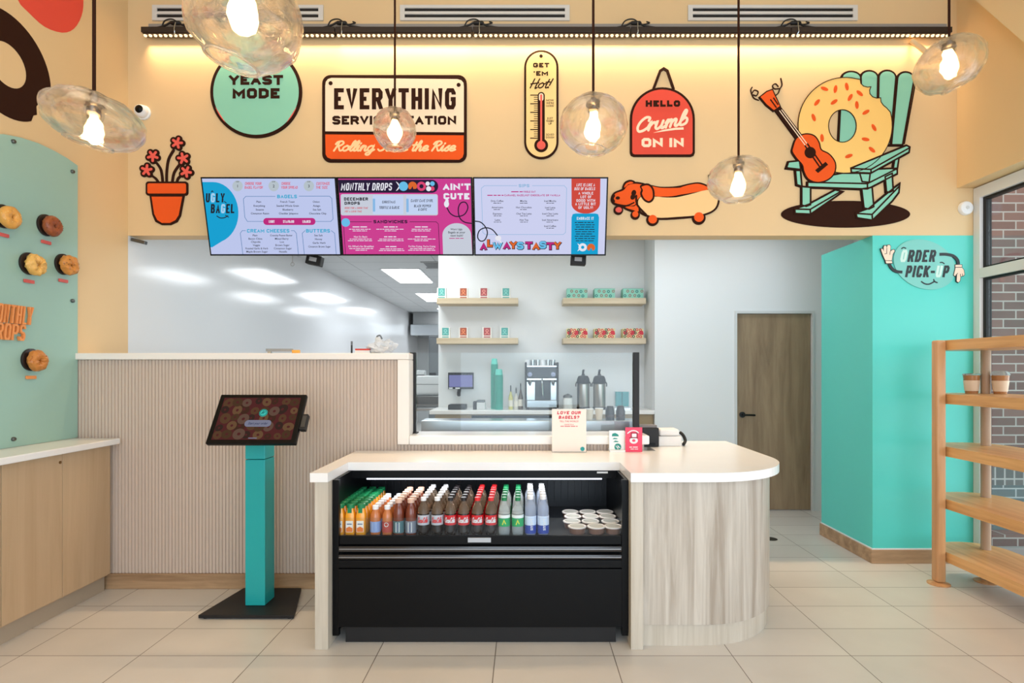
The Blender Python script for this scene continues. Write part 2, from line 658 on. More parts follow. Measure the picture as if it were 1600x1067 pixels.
    def outline(self, pts, w, smooth=0):
        return self.stroke(pts, w, smooth, closed=True)

    def block(self, s, x0, y0, x1, y1, w, slant=0.0, gap=None, round=False, only=None, skip=None):
        """block capitals of stroke weight w filling the box (y0 = top edge)"""
        sg = 1 if y0 > y1 else -1
        gap = w * .55 if gap is None else gap
        n = len(s)
        ws = [(.55, None) if ch == ' ' else BLOCK[ch] for ch in s]
        sl = slant * abs(y0 - y1)
        free = (x1 - x0) - sl - gap * (n - 1) - w * sum(1 for ch in s if ch != ' ')
        u = free / max(1e-6, sum(a for a, _ in ws))
        x = x0
        hh = abs(y1 - y0) - w
        for k, (ch, (a, st)) in enumerate(zip(s, ws)):
            if ch == ' ':
                x += a * u + gap
                continue
            if (only is None or k in only) and (skip is None or k not in skip):
                for pl in st:
                    q = []
                    raw = pl
                    for px, pz in pl:
                        zz = pz * hh + w / 2
                        q.append((x + w / 2 + px * a * u + slant * zz, y1 + sg * zz))
                    # square ends reach the full cap height
                    if not round and len(q) > 1 and (Vector(q[0]) - Vector(q[-1])).length > 1e-6:
                        for i, j in ((0, 1), (-1, -2)):
                            d = Vector(q[i]) - Vector(q[j])
                            upr = abs(d.y) > abs(d.x) * .6
                            if not ((upr and raw[i][1] in (0, 1)) or (not upr and raw[i][0] in (0, 1))):
                                continue
                            q[i] = tuple(Vector(q[i]) + d.normalized() * w / 2)
                    self.stroke(q, w, round=round, lim=(min(y0, y1), max(y0, y1)))
            x += w + a * u + gap
        return self

    def script(self, s, x0, y0, x1, y1, w, slant=0.3):
        """brush-script lettering filling the box (y0 = top edge)"""
        x = 0
        sts = []
        for ch in s:
            if ch == ' ':
                x += .5
                continue
            a, st = SCRIPT[ch]
            for pl in st:
                sts.append([(x + p[0] + slant * p[1], p[1]) for p in (crom(pl, 5) if len(pl) > 2 else pl)])
            x += a
        xs = [p[0] for st in sts for p in st]
        zs = [p[1] for st in sts for p in st]
        fx = (x1 - x0 - w) / (max(xs) - min(xs))
        fz = (y0 - y1) / abs(y0 - y1) * (abs(y0 - y1) - w) / (max(zs) - min(zs))
        yb = y1 + (w / 2 if y0 > y1 else -w / 2)
        for st in sts:
            self.stroke([(x0 + w / 2 + (p[0] - min(xs)) * fx, yb + (p[1] - min(zs)) * fz) for p in st], w)
        return self

    def font(self, s, cx, y0, y1, align='c', maxw=None, slant=0.0):
        """small print in the built-in face: cap height from y0 (top) to y1 (baseline)"""
        vsx, fs, a, b = font_mesh(s)
        sc = abs(y1 - y0) / .7
        fx = sc
        if maxw and (b - a) * sc > maxw:
            fx = maxw / (b - a)
        sg = 1 if y0 > y1 else -1
        ox = {'c': (a + b) / 2, 'l': a, 'r': b}[align]
        vv = [self._v((cx + (p[0] - ox) * fx + slant * p[1] * sc, y1 + sg * p[1] * sc), self.h1) for p in vsx]
        for f in fs:
            try:
                self.bm.faces.new([vv[k] for k in f])
            except ValueError:
                pass
        return self

    def illegible(self, cx, y0, y1, width, seed=0):
        # a line of print too small to read in the photograph: word-length dashes
        rnd = random.Random(seed * 31 + int(width))
        x = cx - width / 2
        h = abs(y1 - y0)
        while x < cx + width / 2 - h:
            l = min(rnd.uniform(1.6, 5.0) * h, cx + width / 2 - x)
            self.stroke([(x, (y0 + y1) / 2), (x + l, (y0 + y1) / 2)], h * .62, round=False)
            x += l + h * .6
        return self

    def build(self, name, m, parent=None, local=False, smooth=False):
        mb = MB()
        mb.bm.free()
        mb.bm = self.bm
        return mb.build(name, m, parent, smooth, local)


def wallframe(y):
    return lambda u, v, h: Vector((u, y - h, v))


def leftframe(x):
    return lambda u, v, h: Vector((x + h, u, v))


def cylframe(r, c=(0, 0, 0)):
    return lambda u, v, h: Vector((c[0] + (r + h) * math.sin(u / r), c[1] - (r + h) * math.cos(u / r), c[2] + v))


def crop(ox, oy, s, d):
    return lambda p: (W(ox + p[0] / s, d), H(oy + p[1] / s, d))


def copy_tree(o, parent=None):
    c = o.copy()
    COL.objects.link(c)
    c.parent = parent
    for ch in list(o.children):
        copy_tree(ch, c)
    return c


ORD = ['front', 'second', 'third', 'fourth', 'fifth', 'sixth', 'seventh', 'eighth', 'ninth', 'tenth']

# ------------------------------------------------------------------ materials
M_cream = mat('cream_paint', (224, 195, 150), 0.55, var=0.02, vscale=3)
M_white = mat('white_paint', (232, 234, 236), 0.55)
M_grey_paint = mat('pale_grey_paint', (226, 228, 228), 0.5, var=0.01)
M_frp = mat('glossy_white_panel', (236, 238, 240), 0.13, spec=0.6, var=0.012, vscale=1.4)
M_teal = mat('teal_paint', (88, 208, 196), 0.32, spec=0.5)
M_quartz = mat('white_quartz', (240, 238, 236), 0.22, spec=0.5, var=0.035, vscale=5)
M_capwhite = mat('white_cap', (240, 232, 224), 0.4)
M_black = mat('black_enamel', (6, 7, 9), 0.3, spec=0.2)
M_blackm = mat('black_matte', (22, 21, 22), 0.55)
M_brown = mat('dark_brown_print', (50, 26, 17), 0.8, spec=0.12)
M_steel = mat('stainless_steel', (190, 196, 200), 0.25, metal=1.0)
M_darksteel = mat('dark_steel', (110, 112, 112), 0.3, metal=1.0)
M_oakwall = wood('pale_oak', (162, 149, 134), (204, 195, 182), 'z', 1.0, 0.45, 22, (0.34, 0.64))
M_post = wood('pale_oak_post', (186, 175, 158), (206, 197, 182), 'z', 1.2, 0.45, 16)
M_cab = wood('tan_laminate', (188, 158, 124), (206, 178, 144), 'z', 0.7, 0.4, 14, (0.3, 0.7))
M_flute = mat('fluted_slat', (204, 185, 170), 0.5, var=0.04, vscale=2.5)
M_base = wood('knotty_baseboard', (140, 108, 78), (184, 150, 114), 'x', 1.6, 0.45, 9, (0.3, 0.62))
M_shelfw = wood('honey_maple', (196, 142, 86), (226, 176, 116), 'y', 1.2, 0.35, 16)
M_postw = wood('honey_maple_post', (190, 138, 92), (214, 166, 116), 'z', 1.2, 0.35, 16)
M_float = wood('pale_float_shelf', (196, 178, 148), (216, 200, 172), 'x', 1.0, 0.45, 16)
M_door = wood('walnut_door', (128, 104, 80), (166, 142, 112), 'z', 0.9, 0.4, 9, (0.32, 0.68))
M_floor = brickmat('floor_tile', (216, 211, 205), (208, 203, 197), (118, 108, 100), 0.6, 0.306, 0.0024,
                   loc=(-0.45, -3.219, 0), offset=0.0, rough=0.32, var=0.09)
M_brick = brickmat('red_brick', (146, 104, 96), (122, 88, 84), (190, 180, 172), 0.223, 0.079, 0.0065, rot=(R(-90), 0, 0), rough=0.8, var=0.15)
M_greybrick = brickmat('grey_brick', (118, 120, 122), (104, 108, 112), (186, 188, 188), 0.223, 0.079, 0.0065, rot=(R(-90), 0, 0), rough=0.8, var=0.15)
M_soldier = brickmat('soldier_brick', (126, 114, 112), (112, 104, 104), (188, 184, 180), 0.085, 0.16, 0.0075, rot=(R(-90), 0, 0), offset=0, rough=0.8, var=0.15)
M_ceiltile = brickmat('ceiling_tile', (222, 226, 228), (220, 224, 226), (190, 194, 197), 1.22, 0.61, 0.008, offset=0.0, rough=0.7)
M_glass = glassmat('clear_pane', (0.97, 1.0, 0.99), gloss_only=True, ior=1.5)
M_rail = glassmat('clear_rail', (0.95, 0.97, 0.98), gloss_only=0.4)
M_shade = glassmat('blown_glass', (1, 0.997, 0.995), clear=0.4, ior=1.33)

# ------------------------------------------------------------------ the setting
YW, YP, XL = 4.32, 3.81, -2.976      # bulkhead wall, half wall, left wall

structure(MB().box(-3.2, 3.45, -3.0, 16.2, -0.08, 0).build('floor', M_floor))
structure(MB().box(XL - .12, XL, -3.0, YW, 0, 5.0).build('wall_left', M_cream))
structure(MB().box(XL - .12, XL, YW + .001, 16.0, 0, 3.0).build('wall_kitchen_left', M_frp))
structure(MB().box(XL, 3.5, YW, YW + .14, 2.453, 5.0).box(3.361, 3.5, YW, YW + .14, 0, 2.4525).build('wall_back', M_cream))
structure(MB().box(3.24, 3.56, -3.0, YW - .001, 2.808, 5.0).build('wall_right', M_cream))
structure(MB().box(XL, 3.24, -3.0, YW - .001, 4.62, 4.75).build('ceiling', mat('ceiling_paint', (226, 208, 176), 0.7)))
structure(MB().box(XL, 3.37, YW + .141, 16.0, 2.93, 3.05).build('ceiling_kitchen', M_ceiltile))
structure(MB().box(-3.1, 3.46, 16.0, 16.1, 0, 3.05).build('wall_kitchen_back', mat('kitchen_far_wall', (196, 198, 198), 0.4)))
structure(MB().box(-0.963, 1.333, 6.42, 6.54, 0, 2.93).box(1.334, 1.45, 6.031, 6.54, 0, 2.93).build('wall_station', M_grey_paint))
structure(MB().box(1.333, 2.150, 5.91, 6.03, 0, 2.93).box(2.150, 2.965, 5.91, 6.03, 2.05, 2.93).box(2.965, 3.37, 5.91, 6.03, 0, 2.93).build('wall_corridor', M_white))
structure(MB().box(3.372, 3.46, YW + .15, 16.0, 0, 3.05).build('wall_corridor_right', M_white))
structure(MB().box(2.606, 3.36, YW - .004, 5.06, 0, 2.4525).build('wall_teal_column', M_teal))
# sloped bulkhead running down the right-hand wall near the ceiling
d = MB()
bmx = d.bm
q = [(4.02, 4.03), (4.02, 4.62), (2.6, 4.62), (2.6, 1.82 + 0.75), (2.6, 2.9), (3.05, 2.9)]
q = [(4.05, 4.62), (4.05, 4.06), (3.12, 2.83), (2.2, 2.83), (2.2, 4.62)]
fr = lambda u, v, h: Vector((3.24 - h, u, v))
structure(Flat(fr, None, 0, 0.09).poly(q).build('trim_bulkhead', mat('bulkhead_paint', (226, 204, 164), 0.6)))

# half wall: fluted slats, wood base, white caps
f = MB()


def flutes(x0, x1, z0, z1):
    n = round((x1 - x0) / .0222)
    p = (x1 - x0) / n
    prof = []
    for k in range(n):
        a = x0 + k * p
        for u, y in ((0, .009), (.10, .0), (.62, .0), (.72, .009)):
            prof.append((a + u * p, YP + y))
    prof.append((x1, YP + .009))
    f.prism(prof + [(x1, YP + .2), (x0, YP + .2)], z0, z1)


flutes(XL + .001, -0.839, 0.101, 1.512)
flutes(-0.838, 0.79, 0.101, 0.953)
structure(f.build('wall_half', M_flute))
structure(MB().box(XL + .001, .79, YP - .012, YP + .2, 0, .10, .003).build('baseboard_half', M_base))
structure(MB().box(XL + .001, -0.762, YP - .025, YP + .23, 1.513, 1.556, .006)
          .box(-0.838, -0.762, YP - .025, YP + .23, .955, 1.512, .004)
          .build('trim_cap_high', M_capwhite))
structure(MB().box(-0.761, 0.82, YP - .025, YP + .26, .954, 1.013, .008).build('trim_cap_low', M_quartz))
structure(MB().box(2.588, 3.36, YW - .024, YW - .005, 0, .102, .003).box(2.588, 2.605, YW - .004, 5.06, 0, .102, .003).build('baseboard_column', M_base))
structure(MB().box(2.596, 3.36, YW - .014, YW - .005, .102, .110).box(2.597, 2.605, YW - .004, 5.06, .102, .110).build('trim_baseboard_bead', M_white))

# corridor door
dr = structure(MB().box(2.178, 2.938, 5.925, 5.965, .008, 2.02, .002).build('door_1', M_door))
MB().box(2.150, 2.174, 5.895, 6.03, 0, 2.05).box(2.942, 2.965, 5.895, 6.03, 0, 2.05).box(2.174, 2.942, 5.895, 6.03, 2.024, 2.05).build('door_frame', mat('door_frame_paint', (214, 216, 216), 0.4), dr)
hd = MB().cyl((2.235, 5.925, .985), (2.235, 5.912, .985), .030, n=24).cyl((2.235, 5.915, .985), (2.235, 5.872, .985), .011)
hd.tube([(2.235, 5.875, .985), (2.28, 5.872, .985), (2.35, 5.874, .983)], .010)
hd.build('door_handle', mat('oil_bronze', (60, 58, 58), 0.3, metal=1.0), dr, True)

# right-hand shop window
wn = structure(MB().box(3.36, 3.44, 4.255, 4.315, 0, 2.80).box(3.36, 3.44, -3.0, 4.254, 2.72, 2.80).box(3.36, 3.44, -3.0, 4.254, 2.125, 2.195)
               .box(3.36, 3.44, -3.0, 4.254, 0, .10).box(3.36, 3.44, 1.9, 1.98, .10, 2.72).build('window_1', mat('white_frame', (226, 228, 230), 0.35)))
MB().box(3.385, 3.425, 4.225, 4.2545, .10, 2.72).box(3.385, 3.425, 1.98, 4.225, 2.70, 2.7195).box(3.385, 3.425, 1.98, 4.225, 2.1955, 2.21).box(3.385, 3.425, 1.98, 4.225, 2.11, 2.1245).build('gasket', M_blackm, wn)
MB().box(3.402, 3.408, 1.985, 4.224, .105, 2.110).box(3.402, 3.408, 1.985, 4.224, 2.211, 2.699).build('window_pane', M_glass, wn)
# outside: brick return wall and pavement
bw = MB().box(3.52, 8.0, 5.1, 5.3, .585, 4.5)
structure(bw.build('wall_outside_brick', M_brick))
structure(MB().box(3.52, 8.0, 5.1, 5.3, .425, .5845).build('trim_soldier_course', M_soldier))
structure(MB().box(3.52, 8.0, 5.1, 5.3, -.06, .4245).build('wall_outside_lower', M_greybrick))
structure(MB().box(3.455, 14, -8, 7, -.14, -.07).build('ground_pavement', mat('pavement', (164, 160, 156), 0.8, var=.06)))
structure(MB().box(3.52, 8.0, 4.95, 5.099, -.069, 0.03).build('trim_brick_ledge', M_brick))

# ------------------------------------------------------------------ ceiling panels in the kitchen
E_panel = emit('light_panel', (244, 250, 255), 13.0)
desc = ['nearest the opening', 'in the middle of the kitchen', 'farthest back']
for i, (y0, y1) in enumerate(((8.43, 9.75), (11.1, 12.42), (13.8, 15.1))):
    for j, xc in enumerate((-1.83, -0.45)):
        t = thing('ceiling_light', '%s recessed white ceiling light panel %s' % (['left', 'right'][j], desc[i]), 'ceiling light', (xc, (y0 + y1) / 2, 2.93), 'kitchen ceiling light panels')
        MB().box(xc - .30, xc + .30, y0, y1, 2.921, 2.9295).build('frame', M_white, t)
        MB().box(xc - .27, xc + .27, y0 + .03, y1 - .03, 2.915, 2.9205).build('diffuser', E_panel, t)
# ------------------------------------------------------------------ wall washer bars, rail and vents
M_bar = mat('dark_bronze_bar', (46, 36, 30), 0.5)
M_led = emit('led_bead', (255, 222, 170), 2.2)
M_lens = mat('bar_underside', (74, 56, 44), 0.4)
tag(MB().box(-2.80, 3.14, 4.285, 4.319, 3.965, 4.02).build('mounting_rail', mat('grey_rail', (150, 146, 142), 0.45)),
    'long grey steel rail on the bulkhead wall behind the light bars', 'rail')
edges = [-2.82, -1.395, -0.385, 0.777, 1.955, 3.14]
names = ['leftmost', 'second from left', 'middle', 'second from right', 'rightmost']
for i in range(5):
    a, b = edges[i] + .003, edges[i + 1] - .003
    cx = (a + b) / 2
    t = thing('light_bar', 'dark linear light bar above the signs, %s of five' % names[i], 'wall light', (cx, 4.25, 3.90), 'light bars along the bulkhead')
    MB().box(a, b, 4.225, 4.284, 3.925, 3.964, .002).build('housing', M_bar, t)
    MB().box(a + .01, b - .01, 4.236, 4.282, 3.914, 3.9245).build('lens_tray', M_lens, t)
    m = MB()
    n = int((b - a) / .0365)
    for q in range(n):
        x = a + .02 + (b - a - .04) * q / (n - 1)
        m.lathe([(.002, -.013), (.009, -.011), (.012, -.004), (.012, 0)], (x, 4.246, 3.9135), 8)
    m.build('lens_row', M_led, t, True)
    if i > 0 or True:
        xj = a + .02 if i else a + .22
        c = MB()
        c.tube([(xj - .13, 4.262, 3.975), (xj - .06, 4.25, 3.985), (xj, 4.245, 4.01), (xj + .05, 4.25, 4.0), (xj + .09, 4.255, 3.985), (xj + .18, 4.262, 3.975)], .007)
        c.tube([(xj - .09, 4.262, 3.975), (xj - .06, 4.25, 4.02), (xj + .0, 4.246, 4.03), (xj + .06, 4.25, 3.995), (xj + .12, 4.25, 4.005), (xj + .10, 4.26, 4.02)], .005)
        c.lathe([(.006, -.04), (.014, -.03), (.014, .03), (.006, .04)], (xj + .02, 4.25, 4.005), 10, axis='x')
        c.build('power_cable', M_blackm, t, True)
        MB().tube([(xj + .03, 4.235, 4.0), (xj + .028, 4.222, 3.95), (xj + .03, 4.222, 3.925), (xj + .02, 4.235, 3.905)], .004).build('hanging_clip', M_steel, t, True)
    l = area('bar_light', (0, 0, 0), (0, 0, 0), b - a, .02, 5.2, (1.0, 0.69, 0.39), 72)
    l.parent = t
    l.location = (0, 4.294 - 4.25, 3.908 - 3.90)
    l.rotation_euler = (0, 0, 0)
for i, (x0, x1) in enumerate(((238, 505), (625, 890), (1075, 1340))):
    X0, X1, Z0, Z1 = W(x0, 4.31), W(x1, 4.31), H(32, 4.31), H(8, 4.31)
    lab = ['white slotted air vent above the round teal sign', 'white slotted air vent above the centre of the menu screens', 'white slotted air vent above the chair sign'][i]
    t = thing('air_vent', lab, 'air vent', ((X0 + X1) / 2, YW, Z0), 'air vents high on the bulkhead')
    fl = Flat(wallframe(YW), None, .001, .014)
    hz = (Z1 - Z0)
    rc = lambda a, b, c, e: [(a, c), (b, c), (b, e), (a, e)]
    fl.poly(rc(X0, X1, Z0, Z1), [rc(X0 + .035, X1 - .035, Z0 + hz * .18, Z0 + hz * .40), rc(X0 + .035, X1 - .035, Z0 + hz * .58, Z0 + hz * .80)])
    fl.build('vent_frame', mat('vent_white', (214, 212, 208), 0.4), t)
    MB().box(X0 + .03, X1 - .03, YW - .004, YW - .001, Z0 + .015, Z1 - .015).build('vent_slot', M_blackm, t)
    m = MB()
    for q in (.2, .5, .86):
        x = X0 + (X1 - X0) * q
        m.box(x - .02, x + .02, YW - .008, YW - .0045, Z0 + hz * .62, Z0 + hz * .68)
    m.build('damper_tab', M_blackm, t)

# small round security camera and detector
t = thing('security_camera', 'white dome security camera in the corner beside the flower pot sign', 'camera', (W(213, 4.25), YW, H(170, 4.25)))
cx, cz = W(215, 4.25), H(170, 4.25)
MB().lathe([(.055, 0), (.055, -.010), (.048, -.016)], (cx, YW - .001, cz), 24, axis='y').build('mount', M_white, t, True)
MB().lathe([(.002, -.072), (.025, -.067), (.042, -.052), (.048, -.035), (.046, -.0165)], (cx, YW, cz), 24, axis='y').build('dome', M_white, t, True)
MB().lathe([(.001, -.014), (.02, -.01), (.030, 0)], (cx + .006, YW - .066, cz + .002), 20, axis='y').build('lens', M_black, t, True)
t = thing('smoke_detector', 'round white detector on the wall beside the window', 'detector', (W(1507, 4.32), YW, H(326, 4.32)))
cx, cz = W(1507, 4.32), H(326, 4.32)
MB().lathe([(.052, -.001), (.052, -.018), (.045, -.028), (.02, -.032), (.001, -.032)], (cx, YW, cz), 28, axis='y').build('body', M_white, t, True)
MB().lathe([(.012, 0), (.012, -.004), (.001, -.005)], (cx, YW - .0325, cz), 14, axis='y').build('sensor', mat('sensor_white', (210, 210, 208), .4), t, True)
tag(MB().cyl((W(1424, 4.29), 4.29, H(63, 4.29)), (W(1462, 4.26), 4.24, H(98, 4.26)), .018).build('conduit', M_cream), 'short cream diagonal pipe below the light bar at right', 'pipe')

# ------------------------------------------------------------------ pendants
M_socket = mat('aged_nickel', (120, 108, 98), 0.25, metal=1.0)
M_bulb = emit('warm_bulb', (255, 216, 150), 26.0)


def pendant(px, py, d, wpx, hpx, tilt, label, open_r=.46, dim=.010, freq=16, seed=0):
    X, Z = W(px, d), H(py, d)
    a = wpx * d / 1800
    b = hpx * d / 1800
    t = thing('pendant_lamp', label, 'pendant lamp', (X, d, Z), 'blown glass pendant lamps')
    n, mlt = 56, 30
    th0, th1 = R(84), R(-90) + math.asin(open_r) * 1.0
    th1 = -math.acos(open_r)
    outer, inner = [], []
    for k in range(mlt + 1):
        th = th0 + (th1 - th0) * k / mlt
        outer.append((a * math.cos(th), b * math.sin(th)))
        inner.append(((a - .006) * math.cos(th), (b - .006) * math.sin(th)))
    m = MB()
    m.lathe(outer + inner[::-1] + [outer[0]], (0, 0, 0), n, cap=False)
    bmesh.ops.remove_doubles(m.bm, verts=m.bm.verts, dist=1e-5)
    for v in m.bm.verts:
        nz = noise.noise(v.co * freq + Vector((seed, seed * .7, 0)))
        nz2 = noise.noise(v.co * freq * 2.3 + Vector((seed * 2, 3, 0)))
        r = v.co.length
        inr = (v.co.x ** 2 + v.co.y ** 2) / a ** 2 + v.co.z ** 2 / b ** 2 < 0.965
        k = (dim * nz + dim * .5 * nz2) * (0.25 if inr else 1.0)
        v.co += v.co.normalized() * k
    m.xform(Matrix.Rotation(R(tilt), 4, 'Y'))
    m.build('shade', M_shade, t, True, local=True)
    # opening lip
    lz = b * math.sin(th1)
    lip = MB().torus((0, 0, lz), a * math.cos(th1), .005, 40, 8)
    lip.xform(Matrix.Rotation(R(tilt), 4, 'Y'))
    lip.build('lip', M_shade, t, True, local=True)
    top = b * .97
    MB().lathe([(.004, .03), (.012, .02), (.014, 0), (.030, -.012), (.034, -.03), (.024, -.036), (.022, -.07), (.018, -.072)], (0, 0, top - .012), 20).build('socket', M_socket, t, True, local=True)
    bl = MB().lathe([(.012, 0), (.016, -.012), (.030, -.04), (.032, -.06), (.024, -.085), (.010, -.10), (.001, -.102)], (0, 0, top - .083), 20)
    bl.build('bulb', M_bulb, t, True, local=True)
    MB().cyl((0, 0, top + .01), (0, 0, 4.617 - Z), .0062, n=10).build('cord', M_brown, t, True, local=True)
    MB().cyl((0, 0, 4.585 - Z), (0, 0, 4.618 - Z), .06, n=24).build('ceiling_canopy', M_brown, t, True, local=True)
    return t


pendant(381, 30, 1.75, 172, 156, 16, 'largest clear blown-glass pendant lamp, in front of the round teal sign', dim=.010, freq=15, seed=1.3)
pendant(147, 188, 2.15, 140, 82, 14, 'flattened clear glass pendant lamp beside the corner camera', dim=.008, freq=20, seed=4.1)
pendant(617, 202, 3.4, 66, 66, 0, 'small round glass pendant lamp in front of the orange and white sign', dim=.005, freq=30, seed=2.2)
pendant(927, 195, 2.7, 106, 90, 6, 'clear glass pendant lamp between thermometer sign and red arched sign', dim=.007, freq=18, seed=7.7)
pendant(1154, 281, 3.1, 94, 69, 0, 'clear glass pendant lamp at the tail of the dachshund sign', dim=.006, freq=22, seed=5.9)
pendant(1483, 101, 3.0, 98, 80, -24, 'tilted glass pendant lamp beside the right wall', dim=.007, freq=24, seed=9.4)

# ------------------------------------------------------------------ wall signs
M_signcream = mat('sign_cream', (250, 226, 198), 0.75, spec=0.2)
M_signtan = mat('sign_tan', (252, 216, 148), 0.75, spec=0.2)
M_orange = mat('sign_orange', (238, 92, 34), 0.75, spec=0.2)
M_red = mat('sign_red', (226, 82, 66), 0.75, spec=0.2)
M_pink = mat('sign_coral', (236, 100, 88), 0.75, spec=0.2)
M_mint = mat('sign_mint', (142, 208, 184), 0.75, spec=0.2)
M_glove = mat('sign_glove', (250, 222, 200), 0.75, spec=0.2)
F0 = wallframe(YW)
DS = 4.29


def layer(c, k):
    return Flat(F0, c, .010 + .0012 * k, .010 + .0012 * (k + 1))


def body(c):
    return Flat(F0, c, .001, .010)


def circ(c, r, n=48):
    return [(c[0] + r * math.cos(2 * math.pi * k / n), c[1] + r * math.sin(2 * math.pi * k / n)) for k in range(n)]


# round teal sign
c2 = crop(280, 0, 4.444, DS)
t = thing('wall_sign', 'round teal sign with dark border reading YEAST MODE', 'sign', (W(398, DS), YW, H(213, DS)), 'painted signs on the bulkhead')
body(c2).ellipse((525, 630), 320, n=64).build('panel', M_brown, t)
layer(c2, 0).ellipse((525, 630), 298, n=64).build('face', M_mint, t)
ar = layer(c2, 1)
for a0, a1 in ((20, 45), (135, 160)):
    ar.poly([(525 + 302 * math.cos(R(a0 + (a1 - a0) * k / 8)), 630 + 302 * math.sin(R(a0 + (a1 - a0) * k / 8))) for k in range(9)])
ar.build('accent', M_pink, t)
layer(c2, 1).block('YEAST', 337, 512, 714, 581, 21, gap=10).block('MODE', 362, 604, 690, 676, 22, gap=12).build('lettering', M_brown, t)

# big rectangular sign
c5 = crop(480, 70, 5.336, DS)
t = thing('wall_sign', 'rectangular cream and orange sign reading EVERYTHING SERVICE STATION', 'sign', (W(615, DS), YW, H(252, DS)), 'painted signs on the bulkhead')
body(c5).rrect(117, 240, 1328, 972, 70).build('panel', M_brown, t)
q = layer(c5, 0)
q.poly([(143, 712), (143, 330), (148, 298), (165, 275), (195, 265), (1250, 275), (1282, 285), (1300, 305), (1304, 335), (1304, 720)])
q.build('upper_face', M_signcream, t)
q = layer(c5, 0)
q.poly([(143, 738), (1303, 746), (1303, 900), (1293, 930), (1265, 950), (190, 944), (160, 930), (146, 905)])
q.build('lower_face', M_orange, t)
q = layer(c5, 1).ellipse((188, 310), 17).ellipse((1260, 324), 17)
q.block('EVERYTHING', 217, 352, 1236, 529, 35, gap=21)
q.block('SERVICE STATION', 203, 583, 1240, 657, 21, gap=11)
q.build('lettering', M_brown, t)
layer(c5, 1).script('Rolling Since the Rise', 208, 785, 1240, 918, 15).build('script_lettering', mat('sign_cream_text', (255, 214, 160), .45), t)

# thermometer
c6 = crop(760, 60, 5.333, DS)
t = thing('wall_sign', 'tall capsule thermometer sign reading GET EM Hot', 'sign', (W(846, DS), YW, H(246, DS)), 'painted signs on the bulkhead')
body(c6).rrect(315, 85, 602, 997, 143, 12).build('panel', M_brown, t)
layer(c6, 0).rrect(332, 103, 584, 979, 126, 12).build('face', M_signtan, t)
q = layer(c6, 1).ellipse((456, 136), 14)
q.block('GET', 390, 193, 524, 231, 11, gap=9).block("'EM", 392, 262, 514, 300, 11, gap=9)
q.script('Hot!', 360, 322, 562, 412, 10)
for k in range(21):
    y = 463 + k * (823 - 463) / 20
    q.stroke([(365 if k % 4 == 0 else 396, y), (430, y)], 8 if k % 4 == 0 else 5, round=False)
q.rrect(428, 437, 487, 880, 29).ellipse((457, 883), 58)
for i, (a, y) in enumerate((("NOW", 507), ("WE'RE", 530), ("COOKIN'", 553), ("JUST", 658), ("WARMIN'", 680), ("UP", 702), ("SO-SO", 793), ("DOUGH", 817))):
    q.font(a, 531, y - 9, y + 8, maxw=66)
q.build('lettering', M_brown, t)
layer(c6, 2).rrect(438, 448, 476, 512, 18).build('tube_top', M_signcream, t)
layer(c6, 3).rrect(449, 458, 465, 880, 7).ellipse((457, 883), 36).build('mercury', M_pink, t)

# arched hanging sign
c7 = crop(940, 80, 3.557, DS)
t = thing('wall_sign', 'red arched hanging sign reading HELLO Crumb ON IN', 'sign', (W(1036, DS), YW, H(243, DS)), 'painted signs on the bulkhead')


def arch(x0, x1, top, bot, r, rc=14):
    cx = (x0 + x1) / 2
    w = (x1 - x0) / 2
    pts = [(cx - w * math.cos(R(180) * k / 24), top + r - r * math.sin(R(180) * k / 24)) for k in range(25)]
    return pts + [(x1, bot - rc), (x1 - rc * .3, bot - rc * .3), (x1 - rc, bot), (x0 + rc, bot), (x0 + rc * .3, bot - rc * .3), (x0, bot - rc)]


body(c7).poly(arch(160, 523, 193, 581, 178, 22)).build('panel', M_brown, t)
layer(c7, 0).poly(arch(173, 510, 206, 568, 166, 14)).build('face', M_red, t)
Flat(F0, c7, .001, .008).stroke([(293, 200), (330, 100), (350, 87), (370, 100), (404, 200)], 15).build('hanger', M_brown, t)
layer(c7, 1).block('HELLO', 248, 267, 440, 302, 12, gap=7).build('dark_lettering', M_brown, t)
rotm = Matrix.Rotation(R(-9), 2)
crot = lambda p: c7(tuple(Vector((340, 380)) + rotm @ (Vector(p) - Vector((340, 380)))))
q = Flat(F0, crot, .0112, .0124).script('Crumb', 190, 335, 492, 428, 14)
q.build('script_lettering', M_signcream, t)
layer(c7, 1).block('ON IN', 225, 477, 460, 528, 16, gap=8).poly([(290, 448), (350, 430), (410, 420), (459, 417), (460, 430), (410, 432), (350, 440)]).build('lettering', M_signcream, t)

# dachshund in a bun
t = thing('wall_sign', 'orange dachshund in a hot dog bun cut-out sign', 'sign', (W(1040, DS), YW, H(350, DS)), 'painted signs on the bulkhead')
sau = [(255, 745), (330, 755), (420, 752), (500, 735), (550, 731), (598, 750), (596, 766), (540, 778), (420, 802), (340, 806), (270, 800)]
bun = [(200, 835), (215, 805), (250, 792), (340, 806), (420, 802), (500, 788), (590, 765), (640, 772), (656, 815), (640, 868), (590, 898), (500, 916), (330, 926), (260, 910), (215, 885)]
head = [(60, 812), (75, 785), (120, 765), (150, 735), (200, 728), (255, 745), (235, 790), (205, 825), (190, 855), (150, 860), (90, 848), (65, 835)]
ear = [(222, 745), (262, 737), (288, 765), (290, 812), (268, 834), (240, 822), (222, 790), (228, 765)]
earb = [(124, 757), (134, 728), (162, 716), (184, 726), (150, 740)]
neck = [(128, 862), (190, 852), (204, 830), (212, 888), (180, 885)]
ol = Flat(F0, c7, .001, .011)
for pth in (sau, bun, head, ear, earb, neck):
    ol.poly(crom(pth, 4, True))
    ol.outline(pth, 13, 4)
for e in ((190, 906, 26), (287, 932, 35), (545, 922, 38), (96, 878, 27)):
    ol.ellipse(e[:2], e[2])
ol.stroke([(602, 745), (606, 715), (603, 685)], 12, 3)
ol.build('backing', M_brown, t)
